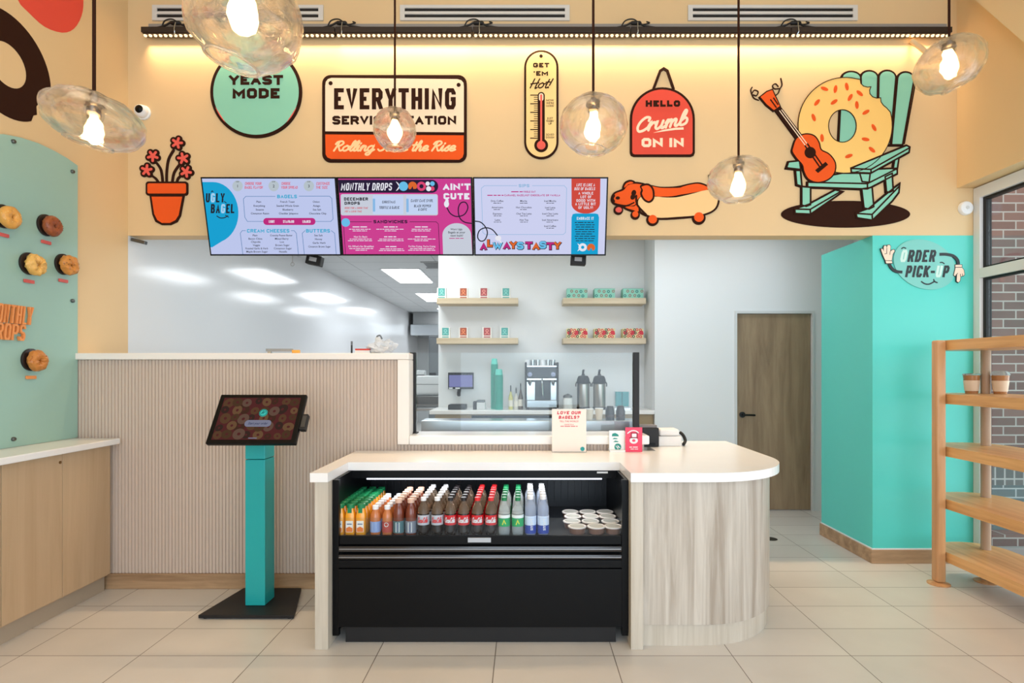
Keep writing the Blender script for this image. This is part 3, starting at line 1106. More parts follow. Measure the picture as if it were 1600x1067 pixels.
for nm, pths, mm, k in (('bun', [bun], mat('bun_tan', (244, 204, 144), .45), 1), ('sausage', [sau], M_orange, 1), ('head', [head, neck], M_orange, 2), ('ear', [ear], M_orange, 4), ('ear', [earb], M_orange, 1)):
    q = layer(c7, k)
    for pth in pths:
        c = Vector((sum(p[0] for p in pth) / len(pth), sum(p[1] for p in pth) / len(pth)))
        P = crom(pth, 4, True)
        q.poly([tuple(Vector(p) + (c - Vector(p)).normalized() * 5.5) for p in P])
    q.build(nm, mm, t)
layer(c7, 3).outline(ear, 11, 4).stroke([(195, 800), (200, 850), (250, 905)], 11, 3).stroke([(90, 848), (140, 855), (182, 838)], 8, 3).ellipse((181, 784), 13, 17, .3).ellipse((176, 806), 13, 16, .5).ellipse((92, 812), 12, 9).stroke([(70, 800), (62, 815), (70, 830)], 14, 2).build('markings', M_brown, t)
layer(c7, 1).ellipse((190, 902), 17).ellipse((287, 930), 24).ellipse((545, 918), 27).build('paws', M_orange, t)
layer(c7, 2).ellipse((97, 878), 18, 15).build('tongue', M_pink, t)

# flower pot
c3 = crop(0, 200, 4.85, DS)
t = thing('wall_sign', 'orange flower pot cut-out sign with coral flowers', 'sign', (W(259, DS), YW, H(350, DS)), 'painted signs on the bulkhead')
FLW = [(1330, 105), (1145, 205), (1375, 222), (1098, 312), (1398, 325)]
q = body(c3)
q.rrect(1090, 398, 1412, 505, 22)
q.poly([(1118, 500), (1386, 500), (1356, 660), (1330, 706), (1280, 729), (1210, 729), (1164, 706), (1140, 650)])
for st in ([(1130, 350), (1165, 375), (1185, 405)], [(1170, 255), (1205, 310), (1218, 405)], [(1300, 160), (1262, 230), (1248, 330), (1248, 405)], [(1345, 270), (1305, 330), (1290, 405)], [(1360, 350), (1335, 375), (1325, 405)]):
    q.stroke(st, 17, 4)
for i, (x, y) in enumerate(FLW):
    for k in range(5):
        a = R(72 * k + 20 * i)
        q.ellipse((x + 34 * math.cos(a), y + 34 * math.sin(a)), 26)
    q.ellipse((x, y), 36)
q.build('backing', M_brown, t)
q = layer(c3, 0).rrect(1104, 413, 1398, 490, 12)
q.build('pot_rim', M_orange, t)
layer(c3, 0).poly([(1136, 514), (1369, 514), (1342, 655), (1318, 692), (1275, 714), (1215, 714), (1180, 692), (1156, 645)]).build('pot', M_orange, t)
for i, (x, y) in enumerate(FLW):
    q = layer(c3, 0)
    for k in range(5):
        a = R(72 * k + 20 * i)
        q.stroke([(x, y), (x + 36 * math.cos(a), y + 36 * math.sin(a))], 20)
    q.ellipse((x, y), 17)
    q.build('flower', M_pink, t)

# rocking chair with a bagel and a guitar
c8 = crop(1160, 80, 3.81, DS)
t = thing('wall_sign', 'mint rocking chair cut-out sign holding a giant bagel and orange guitar', 'sign', (W(1310, DS), YW, H(352, DS)), 'painted signs on the bulkhead')
Flat(F0, c8, .001, .008).ellipse((625, 965), 386, 80, n=56).build('ground_shadow', M_brown, t)
slats = []
for xa_, xb_, yt_, ys_, b0, b1 in ((600, 712, 114, 152, 580, 716), (714, 814, 110, 148, 722, 806), (821, 922, 108, 150, 812, 888), (932, 1031, 117, 160, 896, 962)):
    xm, rr_ = (xa_ + xb_) / 2, (xb_ - xa_) / 2
    slats.append([(xm - rr_ * math.cos(R(a)), ys_ - (ys_ - yt_) * math.sin(R(a))) for a in range(0, 181, 15)] + [(b1, 552), (b0, 552)])
chair = {'slat': slats,
         'armrest': [[(268, 690), (280, 655), (345, 648), (352, 700)], [(652, 692), (985, 556), (1004, 566), (1000, 596), (772, 722), (655, 718)]],
         'seat': [[(395, 776), (480, 745), (600, 722), (770, 722), (770, 700), (930, 692), (930, 724), (752, 816), (395, 804)]],
         'leg': [[(360, 802), (412, 806), (412, 910), (386, 920), (360, 912)], [(718, 815), (780, 806), (790, 922), (762, 936), (732, 930)], [(858, 742), (900, 722), (906, 826), (884, 836), (866, 832)], [(322, 705), (352, 705), (360, 800), (330, 790)], [(706, 722), (768, 724), (762, 776), (720, 772)], [(918, 622), (944, 606), (930, 700), (906, 696)]],
         'rocker': [[(318, 936), (400, 908), (560, 822), (604, 832), (500, 905), (412, 966), (320, 962)], [(684, 960), (760, 932), (900, 818), (945, 786), (940, 836), (900, 888), (782, 1002), (690, 988)]]}
ol = body(c8)
for grp in chair.values():
    for pth in grp:
        ol.poly(pth)
        ol.outline(pth, 15)
ol.build('chair_backing', M_brown, t)
for nm, grp in chair.items():
    for pth in grp:
        sm = 0
        layer(c8, {'slat': 0, 'seat': 2, 'leg': 1, 'rocker': 1, 'armrest': 4}[nm]).poly(pth).build(nm, M_mint, t)
q = layer(c8, 3)
for pth in chair['seat'] + chair['leg'] + chair['rocker'] + chair['slat']:
    q.outline(pth, 9)
q.stroke([(395, 776), (752, 784), (930, 694)], 9).stroke([(752, 784), (752, 815)], 9)
q.stroke([(684, 962), (780, 968), (942, 800)], 9).stroke([(780, 968), (782, 1000)], 9).stroke([(320, 936), (410, 938), (590, 832)], 9).stroke([(410, 938), (412, 964)], 9)
q.stroke([(1040, 175), (972, 545)], 8)
q.build('chair_lines', M_brown, t)
layer(c8, 5).outline(chair['armrest'][0], 9).outline(chair['armrest'][1], 10).stroke([(656, 694), (772, 700), (1000, 572)], 9).stroke([(772, 700), (772, 720)], 9).build('armrest_lines', M_brown, t)
bag = [(618 + 281 * math.cos(R(a)), 436 + 286 * math.sin(R(a))) for a in range(-16, 290, 6)]
bag += [(708, 162), (712, 186), (728, 202), (752, 208), (772, 206), (764, 226), (766, 248), (782, 266), (806, 274), (830, 272), (832, 296), (846, 316), (866, 332)]
hole = [(602 + 83 * math.cos(R(a)), 440 + 97 * math.sin(R(a))) for a in range(0, 360, 10)]
q = Flat(F0, c8, .0136, .0155)
q.poly(bag, [hole]).build('bagel', mat('bagel_tan', (252, 208, 122), .45), t)
Flat(F0, c8, .0136, .0162).outline(bag, 5).outline(hole, 5).build('bagel_edge', M_brown, t)
q = Flat(F0, c8, .0155, .0162)
for x, y, a in ((495, 218, 20), (560, 220, 100), (628, 205, 80), (705, 245, 40), (552, 297, -35), (648, 270, -60), (688, 315, 85), (742, 358, -30), (480, 512, 85), (778, 582, 40), (450, 300, -50), (430, 390, 70), (520, 640, 30), (640, 620, -20), (790, 450, 60), (740, 520, 10)):
    q.ellipse((x, y), 24, 11, R(a), 16)
q.build('sprinkles', M_orange, t)
gb = [(308, 570), (330, 515), (380, 492), (430, 502), (458, 540), (472, 585), (520, 612), (555, 662), (550, 720), (510, 760), (450, 774), (400, 755), (375, 712), (365, 672), (330, 632), (306, 595)]
gh = [(112, 268), (150, 238), (182, 226), (195, 256), (226, 322), (192, 346), (150, 312)]
gn = [(196, 338), (226, 322), (424, 584), (394, 606)]
q = Flat(F0, c8, .001, .0172)
q.poly(crom(gb, 4, True)).outline(gb, 16, 4).poly(gh).outline(gh, 14).poly(gn).outline(gn, 8)
q.build('guitar_backing', M_brown, t)
Flat(F0, c8, .0172, .0182).poly(crom(gb, 4, True)).build('guitar_body', M_orange, t)
Flat(F0, c8, .0172, .0182).poly(gh).build('guitar_head', M_orange, t)
q = Flat(F0, c8, .0182, .0190).ellipse((408, 600), 34).poly([(437, 705), (500, 655), (515, 672), (455, 722)]).stroke([(378, 560), (468, 690)], 9).stroke([(392, 548), (482, 678)], 9).stroke([(172, 285), (205, 330)], 8).stroke([(190, 275), (215, 312)], 8)
q.build('guitar_fittings', M_brown, t)
q = Flat(F0, c8, .0182, .0188).stroke([(225, 350), (400, 585)], 5).stroke([(238, 345), (410, 575)], 5)
q.build('guitar_strings', M_signcream, t)
q = Flat(F0, c8, .001, .006)
q.stroke([(105, 282), (75, 268), (58, 225), (66, 205)], 7, 4).stroke([(66, 240), (80, 222), (102, 232), (92, 255), (72, 250)], 7, 4)
q.stroke([(205, 255), (222, 240), (232, 215), (245, 190), (238, 152)], 7, 4).stroke([(228, 212), (200, 214), (188, 196), (206, 184), (222, 200)], 7, 4)
q.build('string_curls', M_brown, t)

# order sign on the teal column
c9 = crop(1360, 370, 10, 4.31)
t = thing('wall_sign', 'oval sign with gloved hands reading ORDER PICK-UP on teal column', 'sign', (W(1445, 4.31), YW, H(455, 4.31)))
F9 = wallframe(YW - .004)


def lay9(k):
    return Flat(F9, c9, .008 + .001 * k, .009 + .001 * k)


Flat(F9, c9, .001, .008).ellipse((845, 432), 500, 372, R(22), 64).build('panel', mat('sign_pale_teal', (122, 198, 188), .4), t)
M_ink = mat('sign_ink', (28, 34, 36), .45)
q = lay9(0)
q.block('ORDER', 455, 205, 1035, 395, 38, slant=.2, gap=22, skip=[0])
q.block('PICK-UP', 535, 448, 1243, 634, 38, slant=.2, gap=20, skip=[5])
q.stroke([(795, 702), (850, 735), (920, 738), (1000, 695)], 22, 4).stroke([(985, 668), (1000, 700), (1040, 715)], 20, 3)
q.stroke([(485, 185), (515, 168), (548, 180)], 18, 3).stroke([(1088, 402), (1118, 400), (1148, 420)], 18, 3)
q.build('lettering', M_ink, t)
q = lay9(0)
q.block('ORDER', 455, 205, 1035, 395, 38, slant=.2, gap=22, only=[0])
q.block('PICK-UP', 535, 448, 1243, 634, 38, slant=.2, gap=20, only=[5])
q.build('pale_lettering', mat('sign_pale', (206, 232, 222), .45), t)
q = Flat(F9, c9, .001, .010)
q.stroke([(1075, 275), (1180, 275), (1290, 300), (1355, 360), (1372, 430)], 46, 5, round=False)
q.stroke([(290, 420), (330, 490), (400, 540), (495, 552)], 44, 5, round=False)
q.build('arms', M_ink, t)
h1 = [(240, 415), (228, 370), (195, 300), (165, 220), (160, 190), (185, 190), (205, 235), (200, 165), (212, 140), (240, 145), (248, 180), (262, 135), (290, 128), (308, 150), (302, 240), (330, 210), (362, 202), (370, 225), (340, 275), (325, 370), (335, 412)]
h2 = [(1320, 440), (1420, 440), (1420, 480), (1450, 520), (1462, 590), (1445, 610), (1400, 620), (1390, 690), (1365, 712), (1340, 695), (1345, 590), (1335, 580), (1315, 615), (1295, 600), (1320, 500)]
q = Flat(F9, c9, .001, .011)
for h in (h1, h2):
    q.poly(h).outline(h, 16)
q.build('hand_outline', M_ink, t)
for h in (h1, h2):
    Flat(F9, c9, .011, .012).poly(h).build('glove', M_glove, t)
Flat(F9, c9, .012, .0128).stroke([(232, 372), (325, 376)], 9).stroke([(215, 270), (250, 262)], 8).stroke([(250, 180), (246, 255)], 8).stroke([(300, 235), (296, 280)], 8).stroke([(1320, 478), (1420, 478)], 9).stroke([(1345, 585), (1352, 570)], 8).stroke([(1398, 620), (1396, 585)], 8).stroke([(1432, 612), (1428, 580)], 8).build('glove_lines', M_ink, t)

# ------------------------------------------------------------------ menu screens
SCREEN = 0.92


def E(name, rgb, s=SCREEN):
    return emit('screen_' + name, rgb, s)


MW, MH = 0.973, 0.552
TILT = math.atan(0.13 / 0.537)


def screen(xc, label, corners, bgname, bg):
    t = thing('menu_screen', label, 'screen', (xc, 4.245, 2.287), 'menu screens under the signs', (TILT, 0, 0))
    MB().box(-MW / 2, MW / 2, 0, .045, 0, MH, .003).build('bezel', M_black, t, local=True)
    fr = lambda u, v, h: Vector((u, -h, v))
    TL, TR, BR, BL = corners
    iw, ih = MW - .022, MH - .022

    def tf(p):
        v = (p[1] - TL[1]) / (BL[1] - TL[1])
        xl = TL[0] + (BL[0] - TL[0]) * v
        xr = TR[0] + (BR[0] - TR[0]) * v
        u = (p[0] - xl) / (xr - xl)
        return (-iw / 2 + min(1, max(0, u)) * iw, .011 + (1 - min(1, max(0, v))) * ih)
    Flat(fr, None, 0, .0008).poly([(-iw / 2, .011), (iw / 2, .011), (iw / 2, .011 + ih), (-iw / 2, .011 + ih)]).build('display', E(bgname, bg), t, local=True)

    def lay(k):
        return Flat(fr, tf, .0008 + .0004 * k, .0012 + .0004 * k)
    MB().box(-.2, .2, .045, .065, .1, .4).build('wall_mount', M_blackm, t, local=True)
    return t, lay


XS = [(313 + 951) / 2]
xa, xb = W(313, 4.12), W(951, 4.12)
pw = (xb - xa) / 3
MW = pw - .004
INK = E('ink', (40, 40, 48))
# left screen
t, L = screen(xa + pw * .5, 'left menu screen listing bagels, cream cheeses and butters', [(100, 120), (1495, 115), (1545, 915), (195, 915)], 'lilac', (196, 206, 244))
L(0).poly([(102, 155)] + [(215 + 266 * math.sin(R(a)), 475 - 320 * math.cos(R(a))) for a in range(0, 166, 8)] + [(205, 840), (185, 840)]).build('blue_shape', E('blue', (28, 166, 216)), t, local=True)
q = L(1)
q.block('UGLY', 138, 270, 340, 365, 17, gap=11, slant=.05, skip=[1]).block('BAGEL', 190, 382, 442, 478, 17, gap=11, slant=.05, skip=[2])
q.stroke([(255, 508), (290, 528), (335, 525), (370, 505)], 10, 4).stroke([(345, 500), (358, 508), (378, 520)], 9)
q.stroke([(198, 258), (208, 246), (218, 256)], 8).stroke([(335, 355), (345, 365), (355, 370)], 8)
q.build('title', INK, t, local=True)
L(1).block('UGLY', 138, 270, 340, 365, 17, gap=11, slant=.05, only=[1]).block('BAGEL', 190, 382, 442, 478, 17, gap=11, slant=.05, only=[2]).build('pale_title', E('pale', (176, 216, 246)), t, local=True)
q = L(0)
for x in (475, 855, 1225):
    q.ellipse((x, 195), 55)
q.build('step_disc', E('sage', (188, 200, 208)), t, local=True)
q = L(1)
for i, x in enumerate((475, 855, 1225)):
    q.font('STEP', x, 146, 158, maxw=60).font(str(i + 1), x, 182, 210)
for s, x, y in (('Plain', 697, 358), ('Everything', 702, 400), ('Sesame', 706, 440), ('Cinnamon Raisin', 708, 480), ('French Toast', 998, 358), ('Seeded Whole Grain', 1000, 400), ('Blueberry', 1003, 440), ('Cheddar Jalapeno', 1008, 480), ('Onion', 1300, 358), ('Asiago', 1304, 400), ('Sea Salt', 1308, 440), ('Chocolate Chip', 1315, 480),
                ('Plain', 655, 712), ('Bacon Chive', 658, 748), ('Chipotle', 662, 782), ('Veggie', 668, 817), ('Roasted Garlic & Herb', 672, 852), ('Maple Brown Sugar', 675, 887), ('Crunchy Peanut Butter', 930, 712), ('Mixed Berry', 935, 748), ('Lox', 938, 782), ('Brown Sugar', 942, 817), ('Cinnamon Sugar', 946, 852), ('Nutella', 948, 887),
                ('Sea Salt', 1320, 712), ('Honey', 1322, 752), ('Garlic Herb', 1326, 792), ('Cinnamon Brown Sugar', 1330, 832)):
    q.font(s, x, y - 10, y + 10, maxw=235)
q.build('menu_text', INK, t, local=True)
q = L(1)
for s, y, x in (('CHOOSE YOUR', 170, 640), ('BAGEL FLAVOR', 210, 645), ('CHOOSE', 170, 985), ('YOUR SPREAD', 210, 1020), ('CUSTOMIZE', 170, 1375), ('THE SIZE', 210, 1360)):
    q.block(s, x - (len(s) * 8), y - 14, x + len(s) * 8, y + 14, 4.2, slant=.1)
q.build('step_text', E('coral', (226, 90, 110)), t, local=True)
q = L(1)
q.block('BAGELS', 890, 286, 1098, 322, 9, gap=6).block('CREAM CHEESES', 570, 645, 1015, 683, 9, gap=6).block('BUTTERS', 1190, 645, 1442, 683, 9, gap=6)
q.build('section_titles', E('cyan', (70, 176, 216)), t, local=True)
q = L(1)
q.stroke([(870, 303), (560, 303), (535, 330), (548, 520), (575, 565), (740, 565)], 5).stroke([(1120, 300), (1440, 300), (1465, 325), (1475, 540), (1450, 565), (1290, 565)], 5)
q.stroke([(555, 662), (520, 662), (500, 690), (525, 913)], 5).stroke([(1035, 662), (1065, 662), (1088, 690), (1108, 913)], 5).stroke([(1180, 662), (1150, 690), (1170, 913)], 5).stroke([(1455, 662), (1490, 690), (1505, 913)], 5)
q.build('section_rules', E('rule', (84, 130, 180)), t, local=True)
L(0).rrect(742, 528, 1290, 602, 36).build('size_bar', E('magenta', (196, 48, 130)), t, local=True)
L(1).block('LIGHT', 800, 552, 860, 580, 5, gap=4).block('STANDARD', 950, 552, 1065, 580, 5, gap=4).block('LOADED', 1155, 552, 1238, 580, 5, gap=4).build('size_text', E('white', (240, 240, 250)), t, local=True)

# middle screen
t, L = screen(xa + pw * 1.5, 'middle magenta menu screen headed MONTHLY DROPS and SANDWICHES', [(55, 118), (1440, 118), (1450, 915), (105, 915)], 'hotpink', (212, 68, 150))
L(0).poly([(55, 130), (1035, 130)] + [(1035 + 65 * math.sin(R(a)), 197 - 67 * math.cos(R(a))) for a in range(0, 181, 12)] + [(66, 264)]).build('title_band', E('plum', (44, 34, 60)), t, local=True)
L(1).block('MONTHLY DROPS', 82, 163, 622, 240, 11.5, slant=.12, gap=9).build('title', E('white', (240, 240, 250)), t, local=True)
L(1).poly([(690, 197)] + [(690 - 45 + 50 * math.cos(R(a)), 197 + 50 * math.sin(R(a))) for a in range(-75, 76, 10)]).ellipse((990, 170), 22).ellipse((1000, 222), 26).build('logo_white', E('white', (240, 240, 250)), t, local=True)
L(1).ellipse((737, 197), 48).ellipse((1040, 170), 24).build('logo_blue', E('sky', (110, 196, 240)), t, local=True)
L(1).poly([(786 + 46 - 46 * math.cos(R(a)), 197 - 48 * math.sin(R(a))) for a in range(-40, 221, 12)] + [(840, 225), (832, 195), (815, 225)]).build('logo_orange', E('orange', (228, 108, 50)), t, local=True)
L(1).ellipse((925, 197), 48, hole=.45).ellipse((1038, 222), 24).build('logo_coral', E('rose', (226, 74, 120)), t, local=True)
L(0).rrect(80, 278, 1095, 500, 20).build('drops_card', E('card', (206, 212, 226)), t, local=True)
L(1).rrect(415, 290, 735, 488, 8).rrect(765, 290, 1085, 488, 8).build('drops_panel', E('lightblue', (202, 218, 250)), t, local=True)
L(2).rrect(415, 325, 440, 460, 4).rrect(765, 325, 790, 465, 4).build('drops_tab', E('sky2', (140, 190, 236)), t, local=True)
q = L(2)
q.block('DECEMBER', 115, 312, 365, 345, 8.5, gap=6).block('DROPS', 120, 357, 280, 388, 8.5, gap=6)
q.block('CHRISTMAS', 512, 346, 652, 373, 3.8, slant=.15, gap=4).block('TRUFFLE & GARLIC', 480, 403, 694, 432, 3.8, slant=.15, gap=4).block('CANDY CANE SWIRL', 812, 331, 1048, 360, 3.8, slant=.15, gap=4).block('BLACK PEPPER', 845, 387, 1024, 414, 3.8, slant=.15, gap=4).block('& CHIVE', 888, 424, 982, 451, 3.8, slant=.15, gap=4)
q.build('drops_text', INK, t, local=True)
L(2).block('HERE FOR A GOOD TIME', 120, 412, 365, 432, 4.5, slant=.15, gap=3).block('NOT A LONG TIME', 120, 448, 300, 468, 4.5, slant=.15, gap=3).build('drops_note', E('coral2', (214, 120, 130)), t, local=True)
L(0).block('SANDWICHES', 420, 549, 775, 583, 9, gap=6).stroke([(175, 568), (400, 568)], 5).stroke([(800, 568), (1075, 568), (1098, 590), (1110, 913)], 5).stroke([(108, 620), (125, 913)], 5).build('sandwich_title', E('plum', (44, 34, 60)), t, local=True)
L(1).ellipse((130, 575), 45).build('badge', E('sky', (110, 196, 240)), t, local=True)
q = L(1)
for k, (nm_, x, y, wa, wb) in enumerate((('', 277, 622, 225, 150), ('', 600, 622, 300, 130), ('', 920, 622, 200, 210), ('Not So Basic', 285, 727, 230, 265), ('', 605, 727, 250, 280), ('', 922, 727, 290, 150),
                                         ("It's What's for Breakfast", 290, 830, 250, 120), ('', 608, 833, 240, 265), ("I'm Not Crying, You're Crying", 925, 830, 250, 290))):
    if nm_:
        q.font(nm_, x, y - 10, y + 9, maxw=280)
    else:
        q.illegible(x, y - 8, y + 8, 150 - 8 * (k % 4), k)
    q.illegible(x, y + 19, y + 30, wa, k + 10).illegible(x, y + 37, y + 48, wb, k + 20)
q.build('menu_text', E('white', (240, 240, 250)), t, local=True)
q = L(0)
q.block("AIN'T", 1150, 168, 1438, 236, 20, gap=10).block('CUTE', 1155, 268, 1425, 332, 20, gap=12)
q.stroke([(1190, 345), (1185, 400)], 34, 0).ellipse((1185, 380), 26, 34)
q.build('slogan', E('white', (240, 240, 250)), t, local=True)
L(1).stroke([(1190, 420), (1225, 480), (1290, 512), (1370, 490), (1408, 420), (1385, 365), (1335, 370), (1308, 430), (1320, 520), (1370, 570), (1448, 585)], 12, 5).build('loop_arm', E('plum', (44, 34, 60)), t, local=True)
L(0).poly([(1145, 915), (1140, 710)] + [(1290 - 150 * math.cos(R(a)), 710 - 128 * math.sin(R(a))) for a in range(10, 171, 10)] + [(1440, 710), (1450, 915)]).build('arch_card', E('card', (206, 212, 226)), t, local=True)
L(1).font('Want Ugly', 1287, 636, 656, maxw=190).font('Bagels at your', 1290, 668, 690, maxw=190).font('next bash?', 1290, 702, 724, maxw=190).build('card_text', INK, t, local=True)
L(1).illegible(1285, 738, 750, 150, 3).build('card_note', E('magenta', (196, 48, 130)), t, local=True)

# right screen
t, L = screen(xa + pw * 2.5, 'right menu screen headed SIPS with ALWAYS TASTY along its foot', [(45, 115), (1430, 115), (1410, 915), (55, 915)], 'lilac2', (212, 216, 248))
L(0).poly([(1060, 115), (1362, 115), (1360, 370)] + [(1210 + 150 * math.cos(R(a)), 370 + 110 * math.sin(R(a))) for a in range(10, 171, 10)] + [(1062, 370)]).build('red_tag', E('red', (214, 78, 66)), t, local=True)
L(0).poly([(1062, 520), (1075, 485), (1105, 478), (1310, 478), (1340, 485), (1350, 520), (1340, 915), (1058, 915)]).build('blue_tag', E('blue', (28, 166, 216)), t, local=True)
q = L(1)
q.block('LIFE IS LIKE A', 1112, 165, 1308, 195, 4.4, slant=.15, gap=4).block('BOX OF BAGELS', 1090, 205, 1310, 235, 4.4, slant=.15, gap=4)
for s, x0, x1, y in (('A WHOLE', 1133, 1288, 266), ('LOT OF', 1155, 1270, 304), ('GOOD WITH', 1112, 1308, 342), ('A LITTLE BIT', 1100, 1315, 378), ('OF UGLY!', 1133, 1285, 416)):
    q.block(s, x0, y - 14, x1, y + 14, 5.2, gap=5)
q.block('EMBRACE IT', 1118, 515, 1295, 545, 5.5, gap=5)
q.poly([(1150, 840)] + [(1150 - 38 + 44 * math.cos(R(a)), 840 + 44 * math.sin(R(a))) for a in range(-75, 76, 10)]).ellipse((1180, 840), 44, hole=.4)
q.build('tag_text', E('white', (240, 240, 250)), t, local=True)
L(1).poly([(1268 - 42 * math.cos(R(a)), 845 - 44 * math.sin(R(a))) for a in range(-30, 211, 12)] + [(1285, 878), (1268, 842), (1250, 878)]).build('logo_orange', E('orange', (228, 108, 50)), t, local=True)
q = L(1)
for k in range(9):
    q.illegible(1203, 567 + k * 24.5, 580 + k * 24.5, 215 - 12 * (k % 3), k)
for s, x, y in (('Drip Coffee', 283, 348), ('Americano', 285, 415), ('Espresso', 286, 482), ('Latte', 286, 548), ('Mocha', 560, 348), ('Hot Chocolate', 562, 415), ('Chai Tea Latte', 562, 482), ('Hot Tea', 563, 548), ('Iced Mocha', 838, 348), ('Iced Latte', 838, 417), ('Iced Chai Latte', 838, 482), ('Iced Americano', 838, 548), ('Iced Coffee', 838, 613)):
    q.font(s, x, y - 11, y + 8, maxw=170).illegible(x, y + 17, y + 26, 80, int(x + y))
q.build('menu_text', INK, t, local=True)
q = L(0).block('SIPS', 508, 172, 620, 204, 8, gap=6)
q.stroke([(490, 188), (150, 188), (118, 215), (130, 680), (155, 702), (975, 702), (1000, 680), (1010, 215), (985, 188), (650, 188)], 5)
q.build('section_rules', E('softblue', (150, 190, 226)), t, local=True)
L(1).illegible(490, 243, 259, 120, 4).block('WHOLE OAT', 555, 242, 685, 260, 4, gap=3).illegible(265, 280, 296, 170, 5).block('CARAMEL HAZELNUT CHOCOLATE OR VANILLA', 360, 278, 942, 297, 4.2, gap=3).build('note_text', E('magenta', (196, 48, 130)), t, local=True)
q = L(1).stroke([(50, 560), (110, 572), (160, 625), (178, 690), (150, 760), (105, 772), (76, 730), (95, 660), (160, 630), (230, 650), (285, 715)], 12, 5)
q.build('loop_arm', INK, t, local=True)
L(2).ellipse((292, 742), 32, 28).stroke([(305, 760), (322, 790)], 14).build('pointing_hand', E('white', (240, 240, 250)), t, local=True)
cols = ['magenta', 'orange', 'sky']
cc = {'magenta': (196, 48, 130), 'orange': (228, 108, 50), 'sky': (110, 196, 240)}
xs = [105, 178, 240, 347, 415, 490, 580, 655, 728, 803, 880]
ss = 'ALWAYSTASTY'
wv = [62, 50, 90, 65, 70, 65, 68, 68, 65, 72, 68]
q = L(1)
for k, ch in enumerate(ss):
    dy = [15, -18, 12, 5, 0, 8, 5, 12, 0, 12, 5][k]
    q.block(ch, xs[k] - 6, 771 + dy, xs[k] + wv[k] + 10, 862 + dy, 34)
q.build('slogan_shade', INK, t, local=True)
for c in range(3):
    q = L(2)
    for k, ch in enumerate(ss):
        if [0, 1, 2, 0, 1, 2, 0, 1, 2, 0, 1][k] == c:
            dy = [15, -18, 12, 5, 0, 8, 5, 12, 0, 12, 5][k]
            q.block(ch, xs[k] - 3, 774 + dy, xs[k] + wv[k] + 3, 854 + dy, 22)
    q.build('slogan_letters', E(cols[c], cc[cols[c]]), t, local=True)

# small black speakers hung under the screens
for px, lab, rz in ((490, 'small black speaker hanging under the left menu screen', 12), (903, 'small black speaker hanging under the right menu screen', 3)):
    d = 4.40
    X, Z = W(px, d), H(400, d)
    t = thing('speaker', lab, 'speaker', (X, d, Z - .07), 'black speakers under the menu screens')
    m = MB().box(-.058, .058, -.03, .04, .0, .075, .006)
    m.xform(Matrix.Rotation(R(rz), 4, 'Y'))
    m.build('case', M_blackm, t, local=True)
    m = MB().box(-.03, .025, -.034, -.0305, .025, .055)
    m.xform(Matrix.Rotation(R(rz), 4, 'Y'))
    m.build('label', mat('grey_label', (170, 172, 176), .5), t, local=True)
    MB().box(-.02, .02, 0, .03, .066, .128).build('bracket', M_blackm, t, local=True)

d = 4.42
t = thing('pull_cord', 'thin pull cord with a ring hanging under the left menu screen', 'cord', (W(457, d), d, H(416, d)))
MB().cyl((W(457, d), d, H(409.6, d)), (W(457, d), d, 2.4525), .0025).build('string', mat('cord_grey', (170, 168, 164), .5), t)
MB().torus((W(457, d), d, H(412.8, d)), .013, .003, 20, 8, 'y').build('ring', mat('cord_grey', (170, 168, 164), .5), t, True)
tag(MB().box(-2.972, -2.86, 4.34, 4.37, 2.405, 2.43, .004, rot=Matrix.Rotation(R(14), 3, 'Y')).build('corner_bracket', M_darksteel), 'short grey metal bracket in the corner under the bulkhead', 'bracket')
t = thing('ceiling_vent', 'grey square air vent in the kitchen ceiling beyond the first light', 'air vent', (-1.1, 8.1, 2.93))
m = MB()
for k in range(7):
    m.box(-1.40, -.78, 7.92 + .064 * k, 7.955 + .064 * k, 2.920, 2.9295)
m.build('louvre', mat('vent_grey', (150, 152, 154), .5), t)
MB().box(-1.43, -.75, 7.88, 7.915, 2.917, 2.9295).box(-1.43, -.75, 8.345, 8.38, 2.917, 2.9295).build('vent_frame', mat('vent_grey_frame', (176, 178, 180), .5), t)
t = thing('floor_drain', 'small dark drain in the floor behind the counter end', 'drain', (2.10, 4.93, 0))
MB().lathe([(.001, .002), (.055, .002), (.06, .0005)], (2.10, 4.93, 0), 24).build('grate', mat('drain_dark', (60, 56, 52), .5, metal=.5), t)

# ------------------------------------------------------------------ left wall: murals, bagel board, cabinet
FL = leftframe(XL)


def lw(p):      # photo position on the left wall -> (Y, Z)
    d = 900 * -XL / (820 - p[0])
    return (d, H(p[1], d))


ring = [(3.315 + .30 * math.cos(R(a)), 3.2 + .30 * math.sin(R(a))) for a in range(-4, 303, 6)]
bite = [(3.472, 2.945), (3.487, 2.985), (3.512, 3.0), (3.508, 3.05), (3.532, 3.085), (3.562, 3.085), (3.566, 3.13), (3.592, 3.16)]
hole = [(3.315 + .122 * math.cos(R(a)), 3.2 + .122 * math.sin(R(a))) for a in range(0, 360, 10)]
tag(Flat(FL, None, .0005, .002).poly(ring + bite, [hole]).build('wall_mural', M_brown), 'dark brown bitten ring painted on the left wall', 'mural')
tag(Flat(FL, lw, .0005, .002).poly([(28, 0), (45, 20), (70, 42), (97, 51), (115, 45), (127, 25), (130, 0), (126, -30), (100, -60), (60, -60), (30, -30)], smooth=3).build('wall_mural', M_red), 'red teardrop shape painted high on the left wall', 'mural')

